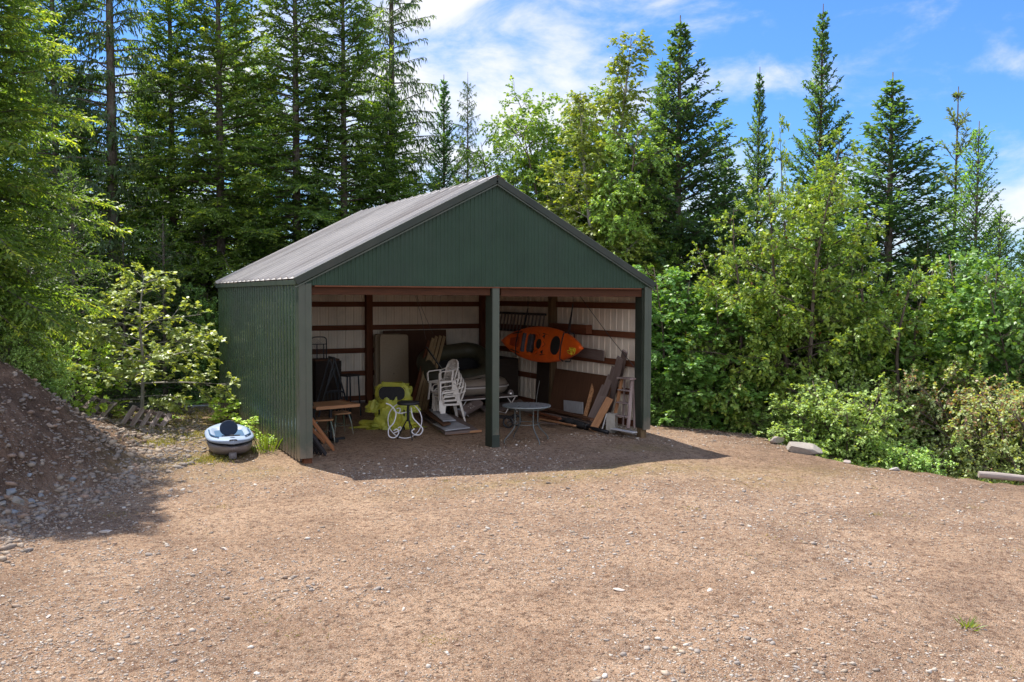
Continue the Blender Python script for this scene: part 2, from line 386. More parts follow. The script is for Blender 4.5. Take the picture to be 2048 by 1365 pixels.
def ico():
    global ICO
    if ICO is None:
        import bmesh
        b = bmesh.new(); bmesh.ops.create_icosphere(b, subdivisions=1, radius=1)
        b.verts.ensure_lookup_table()
        ICO = (np.array([v_.co[:] for v_ in b.verts]), np.array([[q.index for q in f.verts] for f in b.faces])); b.free()
    return ICO
PAL = np.array([(.56, .44, .32), (.46, .34, .25), (.36, .31, .27), (.46, .28, .18), (.66, .57, .47), (.30, .24, .19), (.72, .66, .58), (.42, .37, .33), (.58, .46, .33), (.50, .36, .25)])
def stones(xy, size, seed, name, sink=.35, pal=PAL, zoff=None):
    r = np.random.RandomState(seed); n = len(xy); iv, if_ = ico()
    sc3 = size[:, None]*np.stack([r.uniform(.7, 1.3, n), r.uniform(.55, 1.0, n), r.uniform(.3, .6, n)], 1)
    a = r.uniform(0, 6.28, n); ca, sa = np.cos(a), np.sin(a)
    P = iv[None]*(1+r.uniform(-.22, .22, (n, len(iv), 1)))*sc3[:, None, :]
    tl = r.uniform(-.3, .3, n)[:, None]
    Q = np.stack([P[..., 0]*ca[:, None]-P[..., 1]*sa[:, None], P[..., 0]*sa[:, None]+P[..., 1]*ca[:, None], P[..., 2]+P[..., 0]*tl], -1)
    z = terrain(xy[:, 0], xy[:, 1])+sc3[:, 2]*(1-2*sink)
    Q += np.stack([xy[:, 0], xy[:, 1], z], 1)[:, None, :]
    F = if_[None]+(np.arange(n)*len(iv))[:, None, None]
    c = pal[r.randint(0, len(pal), n)]*r.uniform(.62, 1.02, (n, 1))
    return npmesh(name, Q.reshape(-1, 3), F.reshape(-1, 3), MT['stone'], col=np.repeat(c, len(iv), 0))
def scatter():
    r = np.random.RandomState(11)
    # yard gravel: density falls with distance so pebbles stay visible-sized
    n = 145000
    dep = 5.5+22*r.rand(n)**1.6; px = r.uniform(-40, 2090, n)
    d = CF[None]+CR[None]*((px-1024)/FPX)[:, None]
    P = CAM[None]+d*dep[:, None]; x, y = P[:, 0], P[:, 1]
    fx = np.interp(y, FY, FX); ex = np.interp(y, EY, EX)
    ok = (x > fx-.2) & (x < ex+.3) & (y < 10) & ~((np.abs(x) < 3.75) & (y > .8))
    ok &= (noise2(x, y, .9, 21)+.5*noise2(x, y, 2.3, 22)+r.uniform(-.38, .38, n) > -.05)
    x, y = x[ok], y[ok]
    s = .0035+.0085*r.rand(len(x))**2.4+.022*r.rand(len(x))**28
    s = s*(1+.03*np.hypot(x-CAM[0], y-CAM[1]))
    o = stones(np.stack([x, y], 1), s, 3, 'gravel'); tag(o, 'loose tan and grey gravel pebbles strewn over the yard', 'gravel', kind='stuff')
    # bank rubble
    n = 36000; y = r.uniform(-5, 8, n); t = -.9+3.9*r.rand(n); x = np.interp(y, FY, FX)-t
    dens = .16+.84*np.exp(-((t-.3)/.9)**2)
    ok = r.rand(n) < dens
    x, y = x[ok], y[ok]
    s = .008+.018*r.rand(len(x))**2+.065*r.rand(len(x))**12
    o = stones(np.stack([x, y], 1), s, 5, 'rubble', .3, PAL[[0, 1, 2, 2, 5, 7, 1, 3]]*.72); tag(o, 'loose grey stones and rubble spilling down the dirt bank', 'rubble', kind='stuff')
scatter()
# ------------------------------------------------------------------ shed
HW, DP, EZ, RZ, HZ = 3.66, 7.81, 3.13, 5.03, 3.045
PITCH_R = math.atan2(RZ-EZ, HW)
def rib_profile(L0, L1, rh=.022, minor=.0035, p=.2286):
    """(s, offset) along a metal panel, ribs every 9 inches with two small ones between"""
    k = int(math.floor(L0/p))-1
    pts = []
    while k*p < L1+p:
        b = k*p
        pts += [(b-.026, 0), (b-.014, rh), (b+.014, rh), (b+.026, 0)]
        for q in ((1, 2) if minor else ()):
            c_ = b+p*q/3; pts += [(c_-.018, 0), (c_-.010, minor), (c_+.010, minor), (c_+.018, 0)]
        k += 1
    pts = [(a, b) for a, b in pts if L0 < a < L1]
    return [(L0, 0)]+pts+[(L1, 0)]
def panel(mb, L0, L1, zb, zt, P, inner=True, rh=.022, minor=.0035):
    """P(s, off, z) -> point; zb/zt functions of s; slot 0 outer face, slot 1 inner"""
    pr = rib_profile(L0, L1, rh, minor)
    extra = [(s_, None) for s_ in ([0.0] if L0 < 0 < L1 else [])]
    for side in ((0, 1) if inner else (0,)):
        mb.cur = side; vs = []; fs = []
        for i, (s_, o_) in enumerate(pr):
            oo = o_+(.0 if side == 0 else -.004)
            vs += [P(s_, oo, zb(s_)), P(s_, oo, zt(s_))]
            if i: fs.append((2*i-2, 2*i, 2*i+1, 2*i-1))
        mb.add(vs, fs)
    mb.cur = 0
shed = empty('shed', (0, 0, 0), 0, 'open fronted green corrugated metal pole shed with a gable roof', 'shed')
GI = [MT['green_out'], MT['green_in']]
mb = MB(); panel(mb, .05, DP, lambda s: .03, lambda s: EZ+.0, lambda s, o, z: (-HW-o, s, z), True, .028, .0015); mb.build('side_wall', GI, shed)
mb = MB(); panel(mb, .05, DP, lambda s: .02, lambda s: EZ, lambda s, o, z: (HW+o, s, z)); mb.build('side_wall', GI, shed)
mb = MB(); panel(mb, -HW, HW, lambda s: .03, lambda s: EZ+(HW-abs(s))*(RZ-EZ)/HW, lambda s, o, z: (s, DP+o, z)); mb.build('back_wall', GI, shed)
RX = .05
def rakez(s, dz=0):
    return (EZ+(s+HW)*(RZ-EZ)/(HW+RX) if s < RX else EZ+(HW-s)*(RZ-EZ)/(HW-RX))+dz
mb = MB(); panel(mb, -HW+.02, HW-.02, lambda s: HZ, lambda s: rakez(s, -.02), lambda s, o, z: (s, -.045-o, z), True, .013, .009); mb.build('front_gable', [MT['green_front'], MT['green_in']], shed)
# roof sheets: ribs run up the slope
def roof_side(sg):
    mb = MB(); y0, y1 = -.10, DP+.09
    e = (sg*(HW+.075), EZ-.04+.065); rx = RX
    e0 = Vector((sg*(HW+.075), 0, EZ+.03)); e1 = Vector((rx, 0, RZ+.075))
    nrm = Vector((-(e1-e0).z, 0, (e1-e0).x)).normalized()
    if nrm.z < 0: nrm = -nrm
    pr = rib_profile(y0, y1, .055, 0, .457)
    for side in (0, 1):
        mb.cur = side; vs = []; fs = []
        for i, (s_, o_) in enumerate(pr):
            off = nrm*(o_-(.004 if side else 0))
            for p_ in (e0, e1): vs.append((p_.x+off.x, s_, p_.z+off.z))
            if i: fs.append((2*i-2, 2*i, 2*i+1, 2*i-1))
        mb.add(vs, fs)
    return mb.build('roof_panel', [MT['roof'], MT['green_in']], shed)
roof_side(-1); roof_side(1)
mb = MB()
for sg in (-1, 1):
    dx = .17; sl = (RZ-EZ)/HW
    a = Vector((RX, 0, RZ+.108)); b_ = Vector((RX+sg*dx, 0, RZ+.108-dx*sl)); mb.add([(a.x, -.12, a.z), (a.x, DP+.11, a.z), (b_.x, DP+.11, b_.z), (b_.x, -.12, b_.z)], [(0, 1, 2, 3)])
    mb.add([(a.x, -.12, a.z-.012), (a.x, DP+.11, a.z-.012), (b_.x, DP+.11, b_.z-.012), (b_.x, -.12, b_.z-.012)], [(0, 1, 2, 3)])
mb.build('ridge_cap', MT['roof'], shed)
# rake trim, eave trim, corner trim
for yy, ys_ in ((-.085, -1), (DP+.08, 1)):
    for sg in (-1, 1):
        mb = MB(); a = Vector((sg*(HW+.085), yy, EZ-.035)); b_ = Vector((RX, yy, RZ+.012))
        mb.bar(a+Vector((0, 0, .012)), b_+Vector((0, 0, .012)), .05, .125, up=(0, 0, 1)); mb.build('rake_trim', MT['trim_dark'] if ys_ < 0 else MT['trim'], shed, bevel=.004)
        if ys_ < 0:
            mb = MB(); mb.bar(a+Vector((0, -.02, -.085)), b_+Vector((0, -.02, -.085)), .02, .02); mb.build('drip_edge', MT['trim'], shed)
for sg in (-1, 1):
    mb = MB(); mb.bar((sg*(HW+.05), -.06, EZ-.035), (sg*(HW+.05), DP+.05, EZ-.035), .05, .085); mb.build('eave_trim', MT['trim'], shed, bevel=.003)
for x0, x1, nm in ((-HW-.028, -HW+.195, 0), (HW-.155, HW+.028, 0)):
    mb = MB()
    mid_ = (x0+x1)/2
    mb.box(((x0+mid_)/2-.004, -.055, (HZ+.02+.10)/2+.0), (mid_-x0-.008, .05, HZ-.06))
    mb.box(((x1+mid_)/2+.004, -.049, (HZ+.02+.10)/2+.0), (x1-mid_-.008, .05, HZ-.06))
    mb.box((mid_, -.062, (HZ+.1)/2), (.02, .02, HZ-.08))
    mb.build('corner_trim', MT['trim'], shed, bevel=.003)
for sg in (-1, 1):
    mb = MB(); mb.box((sg*(HW+.022), .045, (EZ+.05)/2), (.012, .13, EZ-.1)); mb.build('corner_flashing', MT['trim'], shed)
mb = MB(); mb.box((0, -.052, HZ-.012), (2*HW-.5, .055, .022)); mb.build('header_flashing', MT['girt'], shed)
def board(name, a, b, w_, h_, mat, parent=None, up=(0, 0, 1), bevel=.003, world=False):
    """a board from a to b in its own local frame (grain along X)"""
    a, b = Vector(a), Vector(b); x = b-a; Ln = x.length; x.normalize(); up = Vector(up)
    if abs(x.dot(up)) > .98: up = Vector((0, 1, 0))
    y = up.cross(x).normalized(); z = x.cross(y)
    mb = MB(); mb.box((0, 0, 0), (Ln, w_, h_))
    o = mb.build(name, mat, parent, bevel=bevel)
    M = Matrix((x, y, z)).transposed().to_4x4(); M.translation = (a+b)/2
    if parent and world: M = parent_world(parent).inverted() @ M
    o.matrix_basis = M
    return o
def parent_world(p):
    return Matrix.LocRotScale(p.location, p.rotation_euler, p.scale)
# header beams behind the gable panel, bottom edge just showing
board('header_beam', (-HW+.21, .02, HZ-.06), (.03-.07, .02, HZ-.06), .04, .20, MT['beam'], shed)
board('header_beam', (.03+.16, .02, HZ-.07), (HW-.14, .02, HZ-.07), .04, .22, MT['beam'], shed)
board('header_beam', (-HW+.3, .30, HZ-.03), (HW-.3, .30, HZ-.03), .04, .22, MT['girt'], shed)
# posts
def post(x, y, s_, z1, mat, nm='post'):
    return board(nm, (x, y, -.3), (x, y, z1), s_, s_, mat, shed, up=(0, 1, 0))
# centre front post wrapped in trim: dark left flank, grey face
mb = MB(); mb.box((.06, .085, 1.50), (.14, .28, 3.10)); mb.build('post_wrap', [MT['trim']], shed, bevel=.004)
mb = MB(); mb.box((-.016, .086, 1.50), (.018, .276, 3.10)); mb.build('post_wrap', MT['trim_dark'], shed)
mb = MB(); mb.box((.057, .085, .05), (.165, .296, .36)); mb.build('post_base', MT['trim_dark'], shed, bevel=.004)
post(-HW+.13, .06, .14, HZ, MT['girt']); post(HW-.09, .07, .14, HZ, MT['postw'])
mb = MB(); mb.box((HW-.10, .095, 1.57), (.165, .24, 2.90)); mb.build('post_wrap', MT['trim_dark'], shed)
post(.17, DP-.12, .17, EZ+1.5, MT['girt']); post(-HW+.1, DP-.12, .15, EZ, MT['girt']); post(HW-.1, DP-.12, .15, EZ, MT['girt'])
post(HW-.10, 3.75, .17, EZ, MT['postw']); post(-HW+.10, 3.75, .17, EZ, MT['girt'])
for z_ in (.12, .79, 1.40, 2.015, 2.64):
    for a, b_ in ((-HW+.19, .17-.088), (.17+.088, HW-.18)):
        board('girt', (a, DP-.045, z_), (b_, DP-.045, z_), .04, .135, MT['girt'], shed)
    for sg in (-1, 1):
        for a, b_ in ((.16, 3.66), (3.84, DP-.21)):
            board('girt', (sg*(HW-.045), a, z_+.03*(sg > 0)), (sg*(HW-.045), b_, z_+.03*(sg > 0)), .04, .135, MT['girt'], shed)
board('top_girt', (-HW+.2, DP-.05, 2.99), (HW-.2, DP-.05, 2.99), .05, .20, MT['beam'], shed)
for sg in (-1, 1):
    board('top_girt', (sg*(HW-.05), .16, 3.0), (sg*(HW-.05), DP-.21, 3.0), .05, .20, MT['beam'], shed)
# trusses carry the roof: bottom chord, rafters
for y_ in (2.0, 3.75, 5.7):
    board('truss_chord', (-HW+.15, y_, HZ+.13), (HW-.15, y_, HZ+.13), .04, .14, MT['beam'], shed)
    for sg in (-1, 1):
        board('rafter', (sg*(HW-.1), y_+.045, EZ-.03), (RX+sg*.03, y_+.045, RZ-.07), .04, .14, MT['beam'], shed)
# ------------------------------------------------------------------ vegetation
def unit(v): return v/np.maximum(np.linalg.norm(v, axis=-1, keepdims=True), 1e-9)
class Seg:
    """a set of curved shoots: P(s) = A + L (D s + B s^2)"""
    def __init__(s, A, D, Ln, B, tip=None): s.A, s.D, s.L, s.B = A, D, Ln, B; s.tip = tip if tip is not None else np.zeros(len(Ln))
    def pt(s, i, t): t = t[:, None]; return s.A[i]+s.L[i][:, None]*(s.D[i]*t+s.B[i]*t*t)
    def tan(s, i, t): return unit(s.D[i]+2*s.B[i]*t[:, None])
def spawn(par, cnt, s0, s1, ang, jit, lenf, r, flat=True, lift=0., sag=0., tipgain=.5, even=True, vj=.35):
    cnt = np.maximum(cnt.astype(int), 0); i = np.repeat(np.arange(len(cnt)), cnt); n = len(i)
    st = np.concatenate([[0], np.cumsum(cnt)[:-1]]); k = np.arange(n)-st[i]
    u = (k+.5)/np.maximum(cnt[i], 1) if even else r.rand(n)
    t = s0+(s1-s0)*np.clip(u+r.uniform(-.5, .5, n)/np.maximum(cnt[i], 1), 0, 1)
    A = par.pt(i, t); T = par.tan(i, t)
    up = np.tile([0, 0, 1.], (n, 1)); side = unit(np.cross(T, up)+1e-6)
    sg = np.where(k % 2 == 0, 1., -1.)
    if flat:
        nrm = np.cross(side, T); ph = r.uniform(-vj, vj, n)
        sd = side*(sg*np.cos(ph))[:, None]+nrm*np.sin(ph)[:, None]
    else:
        ph = r.uniform(0, 2*np.pi, n); nrm = np.cross(side, T)
        sd = side*np.cos(ph)[:, None]+nrm*np.sin(ph)[:, None]
    a = ang+r.uniform(-jit, jit, n)
    D = unit(T*np.cos(a)[:, None]+sd*np.sin(a)[:, None]+up*lift)
    Ln = lenf(t, par.L[i])*r.uniform(.7, 1.2, n)
    B = np.zeros((n, 3)); B[:, 2] = -sag*r.uniform(.5, 1.5, n); B += r.uniform(-.08, .08, (n, 3))
    return Seg(A, D, Ln, B, par.tip[i]*(1-tipgain)+tipgain*t)
def wood_mesh(name, segs, mat, parent, sides=4):
    """segs: list of (Seg, r0 array/scalar, r1, nseg)"""
    VV = []; FF = []; b = 0
    for sg, r0, r1, ns in segs:
        n = len(sg.L)
        if n == 0: continue
        t = np.linspace(0, 1, ns+1); idx = np.arange(n)
        r0a = np.broadcast_to(r0, (n,)); r1a = np.broadcast_to(r1, (n,))
        T0 = unit(sg.D+sg.B); ref = np.where(np.abs(T0[:, 2:3]) > .9, [[1., 0, 0]], [[0, 0, 1.]])
        U = unit(np.cross(T0, ref)); W = np.cross(T0, U)
        P = np.stack([sg.pt(idx, np.full(n, q)) for q in t], 1)
        sd = sides if sides else 4; a = np.arange(sd)*2*np.pi/sd
        R_ = r0a[:, None]*(1-t)[None]+r1a[:, None]*t[None]
        ring = U[:, None, None]*np.cos(a)[None, None, :, None]+W[:, None, None]*np.sin(a)[None, None, :, None]
        V = P[:, :, None]+ring*R_[:, :, None, None]
        VV.append(V.reshape(-1, 3))
        i0 = (idx*(ns+1)*sd)[:, None, None]+(np.arange(ns)*sd)[None, :, None]+np.arange(sd)[None, None]
        i1 = (idx*(ns+1)*sd)[:, None, None]+(np.arange(ns)*sd)[None, :, None]+((np.arange(sd)+1) % sd)[None, None]
        FF.append((np.stack([i0, i1, i1+sd, i0+sd], -1)+b).reshape(-1, 4)); b += n*(ns+1)*sd
    return npmesh(name, np.concatenate(VV), np.concatenate(FF), mat, parent, smooth=True)
def trunk_seg(pts, radii):
    """trunk through points as a chain of segments"""
    return pts, radii
def chain_wood(pts, radii, sides=9, r=None):
    mb = MB(); mb.tube([Vector(p) for p in pts], radii, sides); return mb
def leaves_from(sg, width, cols, r, roll=1.2, upn=1.0, wpos=.5, fold=.12):
    """one kite per element of Seg; returns V,F,C"""
    n = len(sg.L); D = unit(sg.D); up = np.tile([0, 0, 1.], (n, 1))*upn+r.uniform(-roll, roll, (n, 3))
    W = unit(np.cross(D, up)); Nn = np.cross(W, D)
    L = sg.L[:, None]; w = width*sg.L[:, None] if np.isscalar(width) else width[:, None]
    sgB = sg.B*L*.6
    p0 = sg.A; m_ = sg.A+D*L*wpos+sgB*.3+Nn*L*fold; p2 = sg.A+D*L+sgB
    V = np.stack([p0, m_+W*w, p2, m_-W*w], 1).reshape(-1, 3)
    F = np.arange(n*4).reshape(-1, 4)
    return V, F, np.repeat(cols, 4, 0)
def mixcol(a, b, t): t = np.clip(t, 0, 1)[:, None]; return np.asarray(a)[None]*(1-t)+np.asarray(b)[None]*t
MT['needle'] = leafmat('fir needles', .48, .5, .5, (1.6, 1.55, .5))
MT['leaf'] = leafmat('broad leaves', .34, .46, .60, (1.7, 1.5, .4))
def barkmat(name, a, b, lich=None):
    M, t = newmat(name); g = NT(t)
    o = g.n('ShaderNodeOutputMaterial'); p = g.n('ShaderNodeBsdfPrincipled', {'Roughness': .9, 'Specular IOR Level': .15})
    v = g.n('ShaderNodeTexCoord').outputs['Object']; vs = g.n('ShaderNodeMapping', {'Vector': v, 'Scale': (14, 14, 4)}).outputs[0]
    n_ = g.noise(vs, 1.4, 8, .7); c = g.ramp(n_, [(.35, a), (.65, b)])
    if lich: c = g.mixc(g.ramp(g.noise(v, 3, 6, .7), [(.5, (0, 0, 0)), (.62, (.7,)*3)]), c, c4(lich))
    g.l(c, p.inputs['Base Color']); q = g.n('ShaderNodeBump', {'Strength': .8, 'Distance': .02, 'Height': n_}); g.l(q.outputs[0], p.inputs['Normal'])
    g.l(p.outputs[0], o.inputs[0]); return M
MT['bark'] = barkmat('fir bark', (.05, .037, .03), (.17, .14, .115), (.20, .20, .17))
MT['bark_red'] = barkmat('young red bark', (.05, .03, .022), (.15, .10, .075))
MT['bark_pale'] = barkmat('pale birch bark', (.18, .16, .14), (.42, .39, .35))
MT['bark_brown'] = barkmat('cherry bark', (.06, .045, .035), (.19, .15, .125))

GAIN = 2.4; GAINC = 3.0
DARK = (.030, .062, .020); TIP = (.125, .185, .035)
def conifer(name, H, R, z0=.1, nb=150, seed=1, e_lo=-.15, e_hi=.75, sag=.25, prof=.75, shoot=.12, dens=1., col=DARK, tip=TIP,
            tipamt=.9, hang=0., rt=.16, bark='bark', bare=0, wide=.17, mat='needle', sec=.42, lab=None, cat='fir tree', group=None, whorl=.0, bend=.0, vol=.8, gain=1.):
    r = np.random.RandomState(seed); root = empty(name, (0, 0, 0), 0, lab, cat, group)
    n = nb; h = (np.arange(n)+r.uniform(-.4, .4, n))/n; h = np.clip(h, 0, 1)
    if whorl: h = np.round(h*whorl)/whorl+r.uniform(-.006, .006, n)
    h = np.clip(h, 0, 1)
    z = z0*H+h*(H*(1-z0))*.968
    phi = np.arange(n)*2.39996+r.uniform(-.5, .5, n)
    P_ = (1-h)**prof*np.minimum(1, .55+h*3.2)
    Lb = R*P_*r.uniform(.5, 1.2, n)+.09
    e = e_lo+(e_hi-e_lo)*h**1.3+r.uniform(-.12, .12, n)
    D = np.stack([np.cos(phi)*np.cos(e), np.sin(phi)*np.cos(e), np.sin(e)], 1)
    bx_, by_ = bend*math.cos(seed), bend*math.sin(seed)
    ax = np.stack([bx_*(z/H)**2, by_*(z/H)**2, z], 1)
    B = np.zeros((n, 3)); B[:, 2] = -sag*(1-h)*r.uniform(.6, 1.4, n)+.05; B[:, :2] += r.uniform(-.08, .08, (n, 2))
    br = Seg(ax, D, Lb, B, np.zeros(n))
    cnt = np.clip(Lb/.085*dens, 4, 60)
    s2 = spawn(br, cnt, .16, 1.0, .95, .25, lambda t, L: L*sec*(1-t)**.75*np.minimum(1, .35+t*2.2)+.09, r, True, lift=.02-hang*.4, sag=.10+hang*.5, tipgain=.55, vj=vol)
    s2.tip = np.clip(s2.tip*1.2, 0, 1)
    c3 = np.clip(s2.L/.042*dens, 3, 26)
    s3 = spawn(s2, c3, .08, 1.0, .75, .3, lambda t, L: np.full(len(t), shoot)*(1.1-.45*t), r, True, lift=.05-hang, sag=.15+hang, tipgain=.45, vj=vol*.8)
    s1 = spawn(br, np.clip(Lb/.05*dens, 4, 60), .25, 1.0, .7, .3, lambda t, L: np.full(len(t), shoot), r, True, lift=.05-hang, sag=.1, tipgain=.9)
    V = []; F = []; Cc = []; b = 0
    for s_ in (s3, s1):
        tt = np.clip((s_.tip-.55)*2.8, 0, 1)*r.uniform(.3, 1., len(s_.L))*tipamt
        c = mixcol(col, tip, tt)*r.uniform(.72, 1.3, (len(s_.L), 1))*GAINC*gain
        v, f, cc = leaves_from(s_, wide, c, r, roll=.75, upn=1.0); V.append(v); F.append(f+b); Cc.append(cc); b += len(v)
    # leader
    crown = npmesh('crown', np.concatenate(V), np.concatenate(F), MT[mat], root, col=np.concatenate(Cc))
    m_ = 9; pts = [(bx_*(k/m_)**2, by_*(k/m_)**2, H*k/m_-(.5 if k == 0 else 0)) for k in range(m_+1)]
    rad = [rt*(1-k/m_)**.8+.012 for k in range(m_+1)]; rad[0] *= 1.25
    mb = MB(); mb.tube(pts, rad, 10)
    wm = wood_mesh('trunk', [(br, .008+.011*Lb, .004, 4), (s2, .004, .0015, 1)], MT[bark], root, 3)
    # join the trunk tube into the limb mesh
    me = wm.data; nv = len(me.vertices)
    import bmesh as _b
    q = _b.new(); q.from_mesh(me); vs = [q.verts.new(p) for p in mb.v]
    for f in mb.f:
        fc = q.faces.new([vs[i] for i in f]); fc.smooth = True
    if bare:
        for k in range(bare):
            zz_ = r.uniform(.06, z0+.12)*H; a = r.uniform(0, 6.28); ln = r.uniform(.25, 1.3)
            x0 = Vector((0, 0, zz_)); x1 = x0+Vector((math.cos(a)*ln, math.sin(a)*ln, r.uniform(-.35, .15)*ln))
            st = MB(); st.tube([x0, (x0+x1)/2+Vector((0, 0, .04)), x1], [.016, .010, .004], 4); w0 = [q.verts.new(p) for p in st.v]
            for f in st.f: q.faces.new([w0[i] for i in f])
    q.to_mesh(me); q.free()
    return root
def place(o, px, depth, H=None, H0=None, rz=0, sxy=None, lab=None, z=None, group=None, cat=None, dz=-.05):
    x, y = at(px, depth)
    o.location = (x, y, (tz(x, y) if z is None else z)+dz)
    if H: s = H/H0; o.scale = ((sxy or s), (sxy or s), s)
    o.rotation_euler = (0, 0, rz)
    if lab: o['label'] = lab
    if group: o['group'] = group
    if cat: o['category'] = cat
    return o
def put(o, px, depth, top, H0, rz, lab, sxy=None, group=None, first=False, cat=None):
    """stand a copy of tree o at a column, tall enough for its tip to reach the picture row"""
    c = o if first else copy_tree(o); x, y = at(px, depth); g_ = tz(x, y)
    H = topz(top, px, depth)-g_
    s = H/H0; q = sxy or s
    c.location = (x, y, g_-.05); c.scale = (q, q, s); c.rotation_euler = (0, 0, rz); c['label'] = lab
    if group: c['group'] = group
    elif 'group' in c: del c['group']
    if cat: c['category'] = cat
    return c
# ---- prototypes
firA = conifer('fir_tree', 15, 3.6, .08, 235, 3, -.28, .7, .16, .66, .165, .9, wide=.23, vol=.55, col=(.052, .086, .020), tip=(.23, .27, .042), rt=.19, bare=14)
firB = conifer('fir_tree', 15, 3.3, .12, 220, 8, -.20, .7, .22, .66, .16, .9, wide=.23, vol=.55, col=(.044, .080, .022), tip=(.18, .235, .042), rt=.17, bare=16)
spire = conifer('fir_tree', 10, 2.9, .05, 250, 14, .02, .85, .10, .95, .135, .9, vol=.55, col=(.030, .060, .026), tip=(.07, .115, .035), tipamt=.7, rt=.11, bark='bark_red', whorl=40, wide=.27)
spruce = conifer('spruce_tree', 10, 3.6, .06, 260, 21, .0, .75, .12, .92, .14, .9, vol=.7, col=(.028, .055, .024), tip=(.07, .11, .03), tipamt=.8, rt=.13, cat='spruce tree', whorl=36, wide=.27)
hem = conifer('hemlock_tree', 16, 3.0, .12, 170, 31, .10, .35, .30, .5, .15, .62, col=(.030, .050, .020), tip=(.085, .10, .035), tipamt=.6, hang=.55, rt=.21, wide=.2, cat='hemlock tree', bare=16)
pine = conifer('pine_tree', 10, 1.4, .10, 80, 41, .45, .9, -.15, .45, .17, .75, col=(.045, .062, .035), tip=(.09, .11, .05), tipamt=.5, rt=.08, wide=.16, cat='pine tree', whorl=13)
larch = conifer('larch_tree', 9, 2.2, .04, 230, 51, .15, .8, .05, .6, .10, .8, col=(.050, .095, .030), tip=(.11, .17, .04), tipamt=.8, rt=.08, cat='larch tree', wide=.28)
young = conifer('young_fir', 5, 1.5, .03, 110, 61, -.10, .75, .12, .7, .11, .9, col=(.036, .066, .022), tip=(.10, .15, .032), gain=.62, rt=.06, cat='fir tree')  # gain darkens the needles: understory shade put into the colour
big = conifer('fir_tree', 13, 3.0, .03, 330, 71, -.25, .55, .22, .45, .15, 1.05, col=(.052, .084, .017), tip=(.23, .245, .033), tipamt=1., rt=.22, hang=.12)

FG = 'fir trees in the forest behind the shed'
# left side
put(big, -75, 15.2, -480, 13, .6, 'large yellow green fir with drooping boughs filling the left edge above the dirt bank', sxy=.84, first=True)
put(hem, 232, 27, -400, 16, .3, 'tall thin crowned hemlock with a bare dark trunk standing left of the forest gap', first=True, sxy=1.0, cat='hemlock tree')
put(firA, 350, 28, -230, 15, 1.1, 'bright fir between the sparse hemlock and the thick dark trunk', sxy=.80, first=True)
put(firA, 445, 27.5, -230, 15, 2.6, 'tall bright tipped fir standing just behind the rear left corner of the shed', sxy=.92)
put(firB, 596, 28, -260, 15, 4.2, 'tall fir with the palest grey trunk rising behind the shed roof', sxy=1.0, first=True)
put(firB, 690, 28.5, -150, 15, .9, 'dense fir with a slim reddish trunk right of the pale grey trunk', sxy=.93)
put(hem, 785, 31, -250, 16, 2.0, 'ragged hemlock with drooping grey brown boughs reaching towards the clouds', sxy=.92, cat='hemlock tree')
put(firA, 775, 30, 140, 15, 5.0, 'bushy green fir in front of the ragged drooping hemlock', sxy=.80)
put(firB, 480, 32, -60, 15, 3.3, 'dark shaded fir with a thick trunk behind the bright tipped fir', sxy=.75)
put(firB, 120, 27.0, -300, 15, 1.0, 'dark fir seen through the sparse hemlock on its left side', sxy=.85)
put(spire, 888, 31, 155, 10, .4, 'small narrow fir alone against the clouds left of the hooked hemlock', sxy=.80)
put(hem, 935, 30, 150, 16, 5.2, 'small hooked hemlock with hanging boughs beside the leafy birch', sxy=.40, cat='hemlock tree')
# right side spires
put(spruce, 1352, 27, 40, 10, .2, 'tall spruce with a long bare leader right of the birch', sxy=1.35, first=True)
put(spruce, 1318, 30.5, 122, 10, 2.2, 'smaller spruce half hidden behind the tall leader spruce', sxy=.75)
put(spire, 1510, 31, 140, 10, 1.2, 'slim pointed fir standing in front of the low white cloud', sxy=.80)
put(spire, 1632, 29.5, 18, 10, 2.9, 'tallest narrow spire fir rising above the cherry tree', sxy=1.06, first=True)
put(spruce, 1772, 26.5, 150, 10, 4.0, 'dark broad spruce with a forked top right of the spire fir', sxy=1.5)
put(pine, 1902, 28, 178, 10, 0, 'thin open pine with upturned shoots against clear sky', sxy=1.1, first=True, cat='pine tree')
put(larch, 1945, 27, 245, 9, 0, 'light green feathery larch right of the open pine', sxy=1.05, first=True, cat='larch tree')
put(larch, 1992, 26, 408, 9, 2, 'short light green larch below the tall feathery one', sxy=.85, cat='larch tree')
put(spruce, 2050, 27, 440, 10, 1, 'small dark spruce cut by the right edge of the view', sxy=.7)
put(spruce, 1445, 29.5, 285, 10, 3, 'dark spruce between the leader spruce and the slim pointed fir', sxy=1.2)
put(firB, 1625, 22.5, 330, 15, 2, 'dark trunked fir standing inside the shade behind the cherry tree', sxy=.62)
